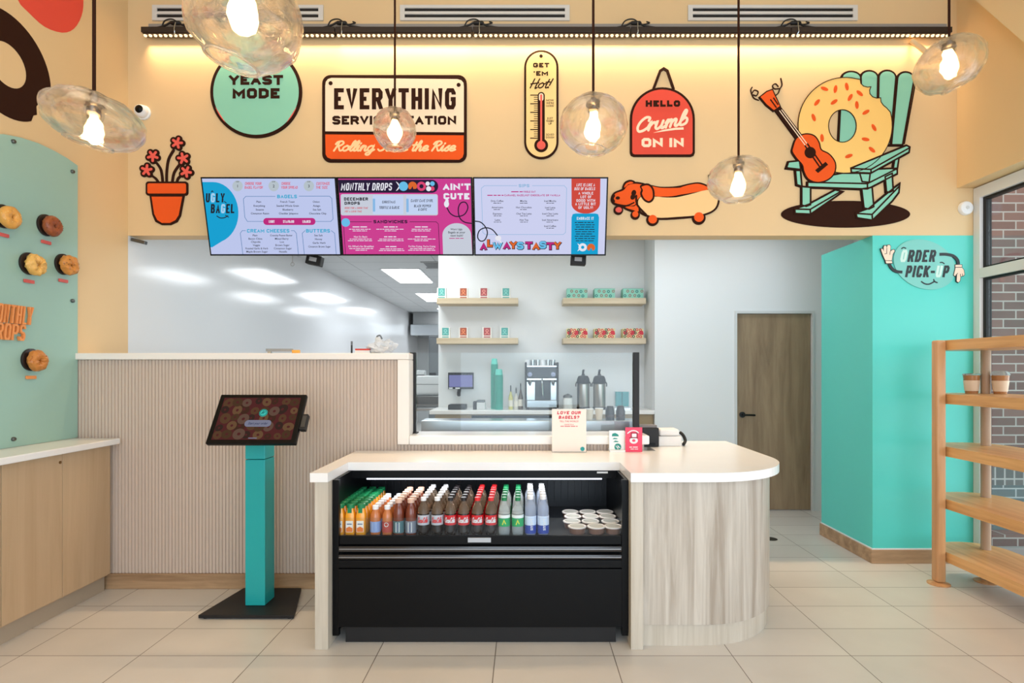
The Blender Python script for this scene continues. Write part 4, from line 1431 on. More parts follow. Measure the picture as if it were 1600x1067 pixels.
bd = thing('display_board', 'arched teal board on the left wall above the counter', 'board', (XL, 3.3, 1.04))
top = []
for k in range(25):
    a = math.pi * k / 24
    top.append((3.50 + .306 * math.cos(a) if a < math.pi / 2 else 3.50 + 1.3 * math.cos(a), 2.60 + .0 + .225 * math.sin(a)))
outl = [(3.806, .9995), (3.806, 2.795), (3.72, 2.812), (3.62, 2.821), (3.5, 2.822), (3.38, 2.808), (3.266, 2.782), (3.1, 2.715), (2.9, 2.60), (2.7, 2.43), (2.5, 2.2), (2.4, 2.0), (2.35, 1.7), (2.35, .9995)]
Flat(FL, None, .012, .022).poly(outl).build('panel', mat('board_teal', (156, 192, 180), 0.28, var=.03, vscale=2), bd)
q = MB()
for x, y in ((14, 221), (107, 470), (14, 686), (107, 268)):
    Y, Z = lw((x, y))
    q.lathe([(.012, 0), (.012, .012), (.009, .016), (.001, .017)], (XL + .0205, Y, Z), 16, axis='x')
q.build('standoff', M_darksteel, bd, True)
M_let = mat('orange_letters', (236, 150, 84), 0.4)
FB = leftframe(XL + .022)
q = Flat(FB, None, .004, .02)
q.block('MONTHLY', 3.155, H(476, 3.3), 3.445, H(501, 3.3) - .015, .0105, slant=.12, gap=.010)
q.build('lettering', M_let, bd)
q = Flat(FB, None, .004, .02)
q.block('DROPS', 3.148, H(505, 3.27), 3.392, H(531, 3.27), .0115, slant=.12, gap=.010)
q.build('lettering', M_let, bd)
BG = [(2, 338, (222, 160, 76), 'golden sesame bagel mounted at the left picture edge', .0), (70, 352, (150, 78, 40), 'glossy brown bagel mounted highest on the teal board', .02),
      (43, 412, (228, 176, 92), 'pale crumb-topped bagel mounted left of the middle pair on the teal board', .3), (97, 413, (206, 136, 62), 'dark-flecked golden bagel mounted nearest the board edge', .15), (46, 562, (196, 124, 56), 'golden bagel mounted below the orange letters', .1)]
for i, (x, y, c, lab, wob) in enumerate(BG):
    Y, Z = lw((x - 5, y))
    t = thing('bagel', lab, 'bagel', (XL + .022, Y, Z), 'bagels mounted on the teal board')
    MB().lathe([(.066, .001), (.066, .012), (.063, .014), (.001, .014)], (XL + .022, Y, Z), 32, axis='x').build('backing_disc', mat('disc_black', (36, 22, 18), .4), t, True)
    b = mat('bagel_crust_%d' % i, c, 0.32, var=.28, vscale=45, bump=.5)
    MB().torus((XL + .068, Y, Z - .006), .034, .030, 34, 16, 'x', .15 + wob, i * 3.1, 0.95).build('ring', b, t, True)
    m = MB()
    rnd = random.Random(i)
    for k in range(46):
        a, e = rnd.uniform(0, 6.28), rnd.uniform(.2, 1.25)
        rr = .0305
        p = Vector((XL + .068 + rr * math.sin(e) * .97, Y + (.034 + rr * math.cos(e) * rnd.choice((-1, 1))) * math.cos(a), Z - .006 + (.034 + rr * math.cos(e) * .5) * math.sin(a)))
        m.lathe([(.0005, -.003), (.0022, 0), (.0005, .003)], tuple(p), 5)
    m.build('topping', mat('topping_%d' % i, [(240, 214, 150), (96, 44, 22), (246, 214, 140), (70, 44, 26), (176, 96, 40)][i], .5), t)
    ft = Flat(FB, None, .003, .010)
    ft.rrect(Y - .035, Z - .115, Y + .035, Z - .095, .004)
    ft.build('name_tag', mat('tag_red', (214, 92, 84), .45) if i != 4 else M_let, t)
    MB().cyl((XL + .0221, Y, Z - .105), (XL + .0251, Y, Z - .105), .006).build('tag_pin', M_steel, t)

cb = thing('cabinet', 'low tan laminate cabinet along the left wall', 'cabinet', (-2.85, 2.4, 0))
MB().box(XL + .002, -2.735, -.6, 3.775, .10, .958).build('carcass', M_cab, cb)
MB().box(XL + .002, -2.755, -.6, 3.775, .0, .099).build('toe_kick', mat('toe_kick', (176, 160, 140), .45), cb)
yd = [3.77, 3.365, 2.96, 2.0, 1.0, 0.0]
d0 = 900 * 2.715 / (820 - 101)
for a, b in ((3.772, 3.385), (3.381, 2.99), (2.984, 2.4), (2.39, 1.6), (1.59, .8)):
    dd = MB().box(-2.7345, -2.715, b, a, .112, .953, .0015).build('door', M_cab, cb)
kd = MB().lathe([(.009, 0), (.009, .003), (.006, .004), (.001, .004)], (-2.715, 3.365, .905), 16, axis='x')
kd.build('cabinet_lock', mat('brass', (150, 120, 80), .3, metal=1.0), [o for o in cb.children if o.name.startswith('door')][1], True)
tag(MB().box(XL + .002, -2.655, -.6, 3.783, .96, .998, .006).build('countertop', M_quartz), 'white stone top on the low cabinet by the left wall', 'countertop')

# ------------------------------------------------------------------ kiosk
M_kiosk = mat('kiosk_teal', (32, 168, 168), 0.35)
kt = thing('order_kiosk', 'teal pedestal ordering kiosk with a tilted black touchscreen', 'kiosk', (-1.62, 3.53, 0))
MB().prism([(-1.89, 3.335), (-1.336, 3.335), (-1.455, 3.75), (-1.83, 3.75)], .008, .026).build('base_plate', M_blackm, kt)
m = MB()
for x, y in ((-1.86, 3.36), (-1.37, 3.36), (-1.49, 3.72), (-1.80, 3.72)):
    m.cyl((x, y, 0), (x, y, .008), .014)
m.build('foot', M_blackm, kt)
MB().box(-1.683, -1.564, 3.466, 3.60, .027, .905, .004).build('column', M_kiosk, kt)
MB().box(-1.683, -1.564, 3.466, 3.60, .908, 1.12, .004).build('column_head', M_kiosk, kt)
KT = math.atan2(.17, .266)


def kmat(v):
    # panel local: x across, z up the panel, -y out of it; leans back
    c, s = math.cos(KT), math.sin(KT)
    x, y, z = v
    return Vector((-1.522 + x, 3.19 + z * s + y * c, 1.037 + z * c - y * s))


def kbox(x0, x1, y0, y1, z0, z1, bev=0.0):
    m = MB().box(x0, x1, y0, y1, z0, z1, bev)
    for v in m.bm.verts:
        v.co = kmat(v.co)
    return m


tb = kbox(-.25, .25, 0, .03, 0, .316, .006).build('tablet', M_black, kt)
KF = lambda u, v, h: kmat((u, -h, v))
E_k = lambda n, c: emit('kiosk_' + n, c, 0.42)
Flat(KF, None, .0002, .0008).poly([(-.222, .024), (.222, .024), (.222, .292), (-.222, .292)]).build('display', E_k('rose', (120, 62, 60)), tb)
rnd = random.Random(3)
bc = [(128, 92, 66), (98, 66, 52), (150, 112, 80), (84, 62, 54), (140, 108, 92), (110, 80, 58)]
grp = {}
for k in range(6):
    grp[k] = Flat(KF, None, .0008 + .0001 * k, .0009 + .0001 * k)
n = 0
for gx in range(8):
    for gy in range(5):
        x = -.19 + gx * .0545 + rnd.uniform(-.01, .01)
        y = .052 + gy * .053 + rnd.uniform(-.008, .008)
        r = min(rnd.uniform(.024, .036), .222 - abs(x), y - .024 if y - .024 > .01 else .01, .292 - y if .292 - y > .01 else .01)
        if r > .012:
            grp[(gx * 5 + gy * 3) % 6].ellipse((x, y), r, r * rnd.uniform(.8, 1), rnd.uniform(0, 3), 20, hole=.28)
for k in range(6):
    grp[k].build('bagel_picture', E_k('b%d' % k, bc[k]), tb)
Flat(KF, None, .0016, .002).ellipse((.028, .192), .024).build('logo_disc', E_k('teal', (60, 150, 170)), tb)
Flat(KF, None, .002, .0023).stroke([(.016, .186), (.028, .206), (.024, .188), (.038, .2)], .003).ellipse((.028, .192), .0215, hole=.9).build('logo_mark', E_k('dark', (40, 66, 76)), tb)
Flat(KF, None, .0016, .002).rrect(-.062, .104, .088, .146, .02).build('start_button', E_k('btn', (176, 178, 204)), tb)
Flat(KF, None, .002, .0023).font('Start your order', .013, .133, .118, maxw=.11, slant=.2).build('button_text', E_k('btext', (70, 80, 120)), tb)
Flat(KF, None, .0016, .0019).rrect(-.018, .030, .03, .036, .002).build('home_mark', E_k('btn', (176, 178, 204)), tb)
cr = kbox(.252, .288, -.006, .03, .085, .185, .006).build('card_reader', M_blackm, kt)
kbox(.262, .284, -.009, -.0065, .10, .17).build('reader_face', mat('reader_grey', (60, 58, 56), .4), cr)

# ------------------------------------------------------------------ service counter
ct = thing('service_counter', 'pale oak service counter with a rounded right end', 'counter', (.2, 3.4, 0))
ZC0, ZC1 = .868, .915


def dshape(x0, x1, yf, yb, r):
    pts = [(x0, yf)]
    for k in range(19):
        a = R(-90 + 90 * k / 18)
        pts.append((x1 - r + r * math.cos(a), yf + r * 1.0 + r * math.sin(a)))
    pts += [(x1, yb), (x0, yb)]
    return pts


slab = [(-1.105, 2.96), (-1.013, 2.96), (-1.013, 3.31), (.545, 3.31), (.545, 2.96)]
for k in range(21):
    a = R(-90 + 90 * k / 20)
    slab.append((1.50 - .55 + .55 * math.cos(a), 2.96 + .55 + .55 * math.sin(a)))
slab += [(1.50, 4.30), (.86, 4.30), (.86, 3.783), (-1.105, 3.783)]
m = MB().prism(slab, ZC0, ZC1)
bmesh.ops.bevel(m.bm, geom=[e for e in m.bm.edges if abs(e.verts[0].co.z - e.verts[1].co.z) < 1e-6 and len(e.link_faces) == 2 and e.calc_face_angle(0) > 1.0], offset=.008, segments=2, affect='EDGES')
m.build('countertop', M_quartz, ct, False)
bs = dshape(.615, 1.45, 3.005, 4.28, .51)[:-1] + [(.86, 4.28), (.86, 3.782), (.615, 3.782)]
bs2 = dshape(.615, 1.44, 3.02, 4.27, .505)[:-1] + [(.86, 4.27), (.86, 3.781), (.615, 3.781)]
MB().prism(bs, .115, ZC0 - .001).build('curved_panel', M_oakwall, ct)
MB().prism(bs2, 0, .114).build('plinth', M_post, ct)
MB().box(.548, .612, 2.975, 3.3, 0, ZC0 - .001, .002).build('end_post', M_post, ct)
MB().box(-1.085, -1.016, 2.975, 3.78, 0, ZC0 - .001, .002).build('end_post', M_post, ct)

# ------------------------------------------------------------------ chiller
FR = thing('drinks_chiller', 'black open-front drinks chiller built into the counter', 'chiller', (-.235, 3.3, 0))
X0, X1 = -1.012, .544
MB().box(X0, X0 + .014, 3.0601, 3.77, .045, .865).box(X0, X0 + .032, 3.035, 3.06, .045, .865).build('side_panel', M_black, FR)
MB().box(X1 - .014, X1, 3.0601, 3.77, .045, .865).box(X1 - .032, X1, 3.035, 3.06, .045, .865).build('side_panel', M_black, FR)
M_in = mat('chiller_liner', (26, 29, 34), 0.4)
m = MB().box(X0 + .0145, X1 - .0145, 3.735, 3.77, .56, .865)
for k in range(34):
    x = X0 + .06 + k * .044
    m.box(x, x + .016, 3.725, 3.735, .60, .84)
m.build('back_liner', M_in, FR)
MB().box(X0 + .0145, X1 - .0145, 3.318, 3.734, .822, .865).build('canopy', M_black, FR)
MB().box(X0 + .10, X1 - .10, 3.322, 3.334, .8135, .8215).build('led_strip', emit('chiller_led', (235, 240, 255), 3.0), FR)
l = area('chiller_light', (0, 0, 0), (0, 0, 0), 1.3, .05, 3.2, (.96, .98, 1.0))
l.parent = FR
l.location = Vector((-.235, 3.33, .812)) - Vector(FR.location)
l.rotation_euler = (R(-12), 0, 0)
MB().box(X0 + .0145, X1 - .0145, 3.061, 3.734, .545, .562).build('shelf', M_in, FR)
MB().box(X0 + .033, X1 - .033, 3.036, 3.054, .523, .572, .004).build('shelf_lip', M_black, FR)
MB().box(X0 + .033, X1 - .033, 3.05, 3.7, .10, .544).build('lower_body', M_black, FR)
m = MB().box(X0 + .033, X1 - .033, 3.020, 3.0355, .490, .520, .006).box(X0 + .033, X1 - .033, 3.014, 3.035, .452, .478, .008)
m.build('bumper', mat('bumper_gloss', (34, 32, 34), .16, spec=.8), FR, True)
m = MB().box(X0 + .033, X1 - .033, 3.0125, 3.0137, .482, .486).box(X0 + .033, X1 - .033, 3.0125, 3.0137, .446, .450)
m = MB().box(X0 + .04, X1 - .04, 3.017, 3.0198, .503, .509).box(X0 + .04, X1 - .04, 3.011, 3.0138, .463, .468)
m.build('bumper_trim', mat('trim_chrome', (150, 152, 156), .25, metal=1.0), FR)
MB().box(X0 + .033, X1 - .033, 3.025, 3.0495, .405, .446, .002).build('grille', M_black, FR)
MB().box(X0 + .033, X1 - .033, 3.022, 3.0495, .095, .400, .002).build('front_panel', M_black, FR)
MB().box(X0 + .06, X1 - .06, 3.06, 3.70, .0, .095).build('kick_plate', M_blackm, FR)
MB().box(X0 + .034, X1 - .034, 3.037, 3.041, .573, .665).build('glass_rail', M_rail, FR)
MB().box(W(933, 3.31), W(950, 3.31), 3.3165, 3.3178, .850, .860).build('badge', M_white, FR)
MB().box(W(731, 3.03), W(767, 3.03), 3.030, 3.0352, .538, .562).build('price_tag', mat('tag_silver', (178, 182, 188), .4), FR)

M_capg = mat('cap_green', (22, 122, 74), .4)
M_capw = mat('cap_white', (230, 230, 232), .4)
M_capr = mat('cap_red', (214, 36, 40), .4)
M_capk = mat('cap_black', (24, 20, 22), .4)
M_capt = mat('cap_tan', (214, 176, 156), .4)
M_juice = mat('orange_juice', (236, 156, 30), .2, coat=.4)
M_peach = mat('peach_drink', (190, 112, 60), .15, coat=.4)
M_tea = mat('dark_tea', (112, 50, 30), .12, coat=.4)
M_cola = mat('cola', (16, 7, 6), .12, coat=.15)
M_clear = mat('clear_plastic', (226, 232, 232), .06, trans=.75, ior=1.2)
M_water = mat('water_plastic', (214, 224, 240), .06, trans=.7, ior=1.25)
M_neckc = mat('smoky_plastic', (176, 156, 136), .06, trans=.8, ior=1.25)

PJ = [(.001, 0), (.024, 0), (.0265, .008), (.0265, .108), (.023, .122), (.0185, .134), (.0175, .146)]
PC = [(.001, 0), (.026, .0), (.0305, .01), (.0315, .03), (.028, .055), (.028, .062), (.032, .07), (.032, .110), (.0312, .116)]
PCN = [(.0312, .1165), (.0300, .130), (.0255, .148), (.0175, .166), (.0135, .176), (.0125, .184)]
PW = [(.001, 0), (.027, 0), (.0310, .008), (.0310, .135), (.0285, .155), (.021, .172), (.0135, .184), (.0125, .193)]
PT = [(.001, 0), (.027, 0), (.0295, .008), (.0295, .115), (.027, .132), (.0195, .152), (.0145, .166), (.014, .174)]
PP = [(.001, 0), (.0255, 0), (.028, .008), (.028, .094), (.025, .112), (.0175, .128), (.0145, .138)]

KINDS = {
    'juice': ('orange juice bottle with green cap', PJ, M_juice, None, None, M_capg, .021, .144, .020, (.03, .075, .0268, mat('juice_label', (238, 232, 222), .5)), 4.0),
    'peach': ('peach drink bottle with white cap', PP, M_peach, None, None, M_capw, .0165, .137, .018, (.018, .075, .0286, mat('label_blue', (136, 160, 210), .5)), None),
    'berry': ('red tea bottle with white cap', PP, M_peach, None, None, M_capw, .0165, .137, .018, (.018, .075, .0286, mat('label_red', (176, 66, 56), .5)), None),
    'tea': ('brown iced tea bottle with tan cap', PT, M_tea, None, None, M_capt, .0185, .172, .019, (.014, .078, .0301, mat('label_teal', (74, 112, 118), .5)), None),
    'tea2': ('brown iced tea bottle with pale cap', PT, M_tea, None, None, M_capt, .0185, .172, .019, (.014, .078, .0301, mat('label_grey', (120, 128, 142), .5)), None),
    'diet': ('cola bottle with silver label and white cap', PC, M_cola, PCN, M_neckc, M_capw, .015, .183, .016, (.058, .110, .0326, mat('label_silver', (186, 190, 200), .35)), None),
    'zero': ('cola bottle with red label and black cap', PC, M_cola, PCN, M_neckc, M_capk, .015, .183, .016, (.058, .110, .0326, mat('label_cola_red', (206, 34, 44), .4)), None),
    'cola': ('cola bottle with red label and red cap', PC, M_cola, PCN, M_neckc, M_capr, .015, .183, .016, (.058, .110, .0326, mat('label_cola_red', (206, 34, 44), .4)), None),
    'lime': ('clear lemon-lime soda bottle with green cap', PC, M_clear, PCN, M_clear, M_capg, .015, .183, .016, (.050, .094, .0326, mat('label_green', (24, 164, 96), .4)), None),
    'water': ('clear water bottle with white cap', PW, M_water, None, None, M_capw, .016, .190, .018, (.012, .056, .0315, mat('label_navy', (34, 66, 160), .4)), None),
}
_proto = {}


def bottle(kind, X, Y, label, group, front):
    nm, prof, bm_, nprof, nm_, cm, cr_, cz, ch, lb, sq = KINDS[kind]
    Z = .5625
    if (kind, front) not in _proto:
        t = thing('bottle', label, 'bottle', (X, Y, Z), group)
        MB().lathe(prof, (0, 0, 0), 16, squircle=sq).build('bottle_body', bm_, t, True, local=True)
        if nprof:
            MB().lathe(nprof, (0, 0, 0), 16).build('bottle_neck', nm_, t, True, local=True)
        MB().lathe([(cr_, 0), (cr_, ch), (cr_ * .85, ch + .002), (.001, ch + .002)], (0, 0, cz), 16).build('cap', cm, t, True, local=True)
        z0, z1, lr, lm = lb
        if sq:
            lab = Flat(lambda u, v, h: Vector((u, -lr - h, v)), None, 0, .0006).rrect(-.019, z0 - .01, .019, z1 + .005, .003)
            lo = lab.build('label', lm, t, local=True)
        else:
            lo = MB().lathe([(lr, z0), (lr, z1)], (0, 0, 0), 20, cap=False).build('label', lm, t, True, local=True)
        if front:
            fr = cylframe(lr + .0006)
            if kind in ('cola', 'zero', 'diet'):
                q = Flat(fr, None, .0, .0004).script('Coca-Cola', -.030, z1 - .008, .030, z0 + .012, .0032)
                q.build('label_script', M_capw if kind != 'diet' else M_capr, lo, local=True)
            elif kind == 'water':
                q = Flat(fr, lambda p: (-p[1], p[0]), .0, .0006)
                q.font('smart', .062, .007, -.012, maxw=.080)
                q.build('label_script', M_capw, lo, local=True)
                MB().lathe([(.0313, .0565), (.0313, .105)], (0, 0, 0), 20, cap=False).build('label_band', mat('label_frost', (206, 222, 244), .4), t, True, local=True)
            elif kind == 'juice':
                Flat(lambda u, v, h: Vector((u, -lr - .0007 - h, v)), None, 0, .0004).poly([(-.017, z0 - .008), (.017, z0 - .008), (.017, z0 + .012), (0, z0 + .02), (-.017, z0 + .012)]).build('label_fruit', mat('label_orange', (232, 120, 40), .5), lo, local=True)
                Flat(lambda u, v, h: Vector((u, -lr - .0007 - h, v)), None, 0, .0004).rrect(-.013, z0 + .03, .013, z0 + .036, .001).build('label_word', mat('label_slate', (110, 120, 150), .5), lo, local=True)
                Flat(lambda u, v, h: Vector((u, -.0225 - h, v)), None, 0, .0008).rrect(-.011, .104, .011, .146, .003).build('neck_label', M_capg, t, local=True)
            elif kind == 'lime':
                MB().lathe([(.0326, .0945), (.0326, .111)], (0, 0, 0), 20, cap=False).build('label_band', mat('label_snow', (226, 236, 236), .4), t, True, local=True)
                Flat(fr, None, 0, .0004).stroke([(-.008, .062), (.0, .084), (.008, .066)], .005).build('label_mark', mat('label_yellow', (220, 220, 60), .4), lo, local=True)
            elif kind in ('tea', 'tea2'):
                Flat(fr, None, 0, .0004).rrect(-.011, z0 + .006, .011, z1 - .006, .002).build('label_panel', mat('label_pale', (206, 212, 212), .4), lo, local=True)
                Flat(fr, None, .0004, .0008).rrect(-.003, z0 + .012, .003, z1 - .012, .001).build('label_word', mat('label_slate', (110, 120, 150), .5), lo, local=True)
            elif kind == 'berry':
                Flat(fr, None, 0, .0004).ellipse((0, .06), .012).build('label_panel', mat('label_pale', (206, 212, 212), .4), lo, local=True)
            elif kind == 'peach':
                Flat(fr, None, 0, .0004).rrect(-.012, .025, .012, .07, .003).build('label_panel', mat('label_sky', (170, 190, 224), .4), lo, local=True)
        _proto[(kind, front)] = t
        return t
    t = copy_tree(_proto[(kind, front)])
    t.location = (X, Y, Z)
    tag(t, label, 'bottle', group)
    return t


LAY = [('juice', 533, 'leftmost', 9, .0555), ('juice', 549.5, 'second', 9, .0555), ('juice', 566, 'third', 9, .0555), ('peach', 588, 'peach', 6, .058), ('berry', 606.5, 'berry', 6, .058),
       ('tea', 624, 'left tea', 6, .061), ('tea2', 643, 'right tea', 6, .061), ('diet', 662.5, 'left', 6, .068), ('diet', 684, 'right', 6, .068), ('zero', 704.5, 'left', 6, .068), ('zero', 725, 'right', 6, .068),
       ('cola', 746.5, 'left', 6, .068), ('cola', 767.5, 'right', 6, .068), ('lime', 788, 'left', 6, .068), ('lime', 809, 'right', 6, .068), ('water', 829, 'left', 6, .066), ('water', 848.5, 'right', 6, .066)]
GRP = {'juice': 'orange juice bottles in the chiller', 'peach': 'peach and red tea bottles in the chiller', 'berry': 'peach and red tea bottles in the chiller', 'tea': 'iced tea bottles in the chiller', 'tea2': 'iced tea bottles in the chiller',
       'diet': 'silver label cola bottles in the chiller', 'zero': 'black cap cola bottles in the chiller', 'cola': 'red cap cola bottles in the chiller', 'lime': 'lemon-lime soda bottles in the chiller', 'water': 'water bottles in the chiller'}
for kind, px, cname, rows, dy in LAY:
    X = W(px, 3.105)
    for r in range(rows):
        where = '' if cname in ('peach', 'berry', 'left tea', 'right tea') else ' of the %s row' % cname
        lab = '%s, %s from the front%s' % (KINDS[kind][0], 'first' if r == 0 else ORD[r], where)
        bottle(kind, X, 3.09 + dy * r, lab, GRP[kind], r == 0)

# lidded tubs at the right of the chiller
M_tub = mat('tub_body', (128, 92, 76), .3)
M_lid = mat('tub_lid', (224, 218, 212), .35)
M_lid2 = mat('tub_lid_clear', (196, 196, 188), .2)


def tub(X, Y, Z, lab):
    t = thing('tub', lab, 'tub', (X, Y, Z), 'lidded tubs in the chiller')
    MB().lathe([(.001, 0), (.040, 0), (.046, .030), (.046, .031)], (0, 0, 0), 24).build('cup', M_tub, t, True, local=True)
    MB().lathe([(.047, .0305), (.050, .032), (.050, .037), (.0455, .039), (.043, .0365), (.001, .0365)], (0, 0, 0), 28).build('lid', M_lid, t, True, local=True)
    MB().lathe([(.001, .037), (.039, .037), (.039, .0378), (.001, .0378)], (0, 0, 0), 24).build('lid_window', M_lid2, t, True, local=True)


for cname, X in (('left', .272), ('middle', .376), ('right', .479)):
    for r in range(4):
        tub(X + (.012, -.008, .006, .0)[r] * (cname != 'right'), 3.125 + .106 * r, .5625, 'pale-lidded tub, %s from the front of the %s tub row' % (['first', 'second', 'third', 'fourth'][r], cname))

# ------------------------------------------------------------------ things on the counter
sg = thing('counter_sign', 'upright pale card on the counter reading LOVE OUR BAGELS?', 'sign', (W(889, 3.72), 3.72, ZC1))
x0, x1 = W(862.5, 3.72), W(916, 3.72)
zt = ZC1 + .001
MB().box(x0, x1, 3.718, 3.722, zt + .003, zt + .277).build('card', mat('card_cream', (240, 224, 212), .5), sg)
MB().box(x0 - .002, x1 + .002, 3.69, 3.76, zt - .001, zt + .003).build('stand_base', M_rail, sg)
MB().box(x0 - .002, x1 + .002, 3.7225, 3.7255, zt + .003, zt + .28).build('stand_back', M_rail, sg)
cs = crop(800, 540, 5.614, 3.72)
FS = wallframe(3.718)
q = Flat(FS, cs, .0002, .0008)
q.block('LOVE OUR', 395, 574, 605, 602, 8, slant=.15, gap=5).block('BAGELS?', 408, 614, 592, 642, 8, slant=.15, gap=5).font('TELL THE WORLD!', 500, 656, 670, maxw=200).font('LEAVE US A', 500, 686, 697, maxw=110).illegible(500, 702, 712, 150, 2)
q.build('lettering', mat('card_red', (206, 66, 78), .5), sg)
Flat(FS, cs, .0002, .0008).ellipse((618, 905), 19).build('logo_disc', mat('card_teal', (30, 150, 150), .5), sg)

cd = thing('card_holder', 'white card with teal marks leaning beside the pink card', 'card', (W(964, 3.74), 3.74, ZC1))
x0, x1 = W(952, 3.74), W(976, 3.74)
MB().box(x0, x1, 3.745, 3.752, zt, zt + .135).build('card', mat('card_white', (236, 240, 238), .4), cd)
MB().box(x0, x1, 3.71, 3.80, zt - .001, zt + .012).build('tray', mat('tray_white', (232, 232, 230), .4), cd)
q = Flat(wallframe(3.745), crop(800, 540, 5.614, 3.745), .0002, .0008)
q.ellipse((928, 888), 30).poly([(875, 795), (880, 772), (905, 765), (930, 778), (938, 795)]).poly([(880, 820), (895, 808), (920, 812), (928, 820)]).poly([(888, 845), (905, 832), (930, 838), (935, 846)])
q.build('print', mat('card_teal2', (24, 140, 130), .5), cd)
Flat(wallframe(3.744), crop(800, 540, 5.614, 3.744), .0002, .0008).stroke([(912, 880), (930, 905), (928, 878), (945, 895)], 7).build('print_mark', M_capw, cd)
pk = thing('card_holder', 'pink card printed with white ring and hat beside the black terminal', 'card', (W(990, 3.72), 3.72, ZC1))
x0, x1 = W(977.3, 3.72), W(1003.5, 3.72)
MB().box(x0, x1, 3.720, 3.726, zt, zt + .158).build('card', mat('card_pink', (236, 62, 96), .4), pk)
MB().box(x0, x1, 3.7265, 3.775, zt - .001, zt + .05).build('stand', mat('tray_white', (232, 232, 230), .4), pk)
cp = crop(800, 540, 5.614, 3.72)
q = Flat(wallframe(3.72), cp, .0002, .0008).ellipse((1068, 832), 36, 28, hole=.42).rrect(1052, 772, 1092, 802, 5).stroke([(1015, 768), (1040, 750), (1065, 745), (1090, 750), (1108, 764)], 9, 4).illegible(1075, 884, 896, 90, 1).illegible(1075, 902, 912, 70, 2)
q.build('print', M_capw, pk)
Flat(wallframe(3.719), cp, .0002, .0008).outline([(1045, 765), (1098, 765), (1098, 806), (1045, 806)], 6).stroke([(1030, 808), (1105, 808)], 6).build('print_hat', mat('card_wine', (110, 20, 40), .5), pk)
tm = thing('card_terminal', 'black card terminal on the counter beside the white box', 'terminal', (W(1015, 3.98), 3.98, ZC1))
MB().box(W(1002, 3.97), W(1029, 3.97), 3.96, 4.07, zt, zt + .13, .004).build('body', M_blackm, tm)
MB().box(W(997, 3.97), W(1027, 3.97), 3.975, 4.06, zt + .1305, zt + .148, .003).build('top_plate', mat('term_grey', (120, 112, 108), .4), tm)
MB().box(W(1008, 3.96), W(1024, 3.96), 3.9565, 3.9595, zt + .012, zt + .03).build('slot', M_black, tm)
pb = thing('paper_box', 'white box with rounded lid on the counter by the curved end', 'box', (W(1047, 4.03), 4.03, ZC1))
MB().box(W(1029.5, 4.0), W(1065, 4.0), 4.0, 4.14, zt, zt + .068, .003).build('box', mat('box_white', (232, 228, 224), .5, var=.03, vscale=60), pb)
MB().box(W(1030, 4.0), W(1062, 4.0), 4.0, 4.13, zt + .069, zt + .118, .018, 4).build('lid', mat('box_white', (232, 228, 224), .5), pb, True)
tag(MB().tube([(W(1066, 4.0), 4.06, zt + .09), (W(1070, 4.0), 4.04, zt + .07), (W(1072, 4.0), 4.02, zt + .035), (W(1068, 4.0), 4.0, zt + .014), (W(1072, 4.0), 4.05, zt + .012)], .011).build('handset_cable', M_blackm, None, True), 'short black coiled lead beside the white box', 'cable')

# ------------------------------------------------------------------ sneeze guard and prep rail
gd = thing('sneeze_guard', 'clear glass sneeze guard between two black posts', 'glass guard', (.05, 3.95, 1.013))
for px in (645.3, 993.5):
    X = W(px, 3.95)
    MB().box(X - .0205, X + .0205, 3.93, 3.97, 1.019, H(550.5, 3.95), .003).build('post', M_blackm, gd)
    MB().box(X - .034, X + .034, 3.915, 3.985, 1.0135, 1.0185).build('foot', M_blackm, gd)
MB().box(W(650.5, 3.95), W(988.5, 3.95), 3.947, 3.953, 1.03, H(551, 3.95)).build('pane', glassmat('guard_pane', (0.97, 0.99, 0.985), gloss_only=0.55), gd)
pr = thing('prep_counter', 'stainless steel prep counter behind the glass guard', 'counter', (.05, 4.6, 0))
MB().box(W(658, 4.4), W(996, 4.4), 4.40, 4.62, .86, 1.058, .004).build('rail', M_steel, pr)
MB().box(W(662, 4.4), W(992, 4.4), 4.43, 4.60, .12, .859).build('cabinet', M_steel, pr)
m = MB()
for x in (-.72, .75):
    for y in (4.45, 4.58):
        m.cyl((x, y, 0), (x, y, .12), .02)
m.build('leg', M_darksteel, pr)
for i, (px, c, h, lab) in enumerate(((953, (26, 32, 36), .105, 'left dark tumbler on the steel prep counter'), (969.5, (34, 26, 24), .108, 'right dark tumbler on the steel prep counter'), (921, (214, 206, 190), .08, 'left beige paper cup on the steel prep counter'), (936, (220, 206, 186), .085, 'right beige paper cup on the steel prep counter'))):
    t = thing('tumbler', lab, 'cup', (W(px, 4.5), 4.5, 1.0585))
    mm = mat('tumbler_%d' % i, c, .25)
    MB().lathe([(.001, 0), (.034, 0), (.036, h * .6), (.024, h), (.001, h)] if i < 2 else [(.001, 0), (.024, 0), (.033, h)], (0, 0, 0), 20).build('cup', mm, t, True, local=True)
    if i < 2:
        MB().lathe([(.0365, h * .2), (.037, h * .2), (.037, h * .35), (.0365, h * .35)], (0, 0, 0), 20).build('band', mat('tumbler_band_%d' % i, (60, 40, 34), .4), t, True, local=True)
    else:
        MB().lathe([(.034, h), (.035, h + .004), (.001, h + .006)], (0, 0, 0), 20).build('rim', M_white, t, True, local=True)

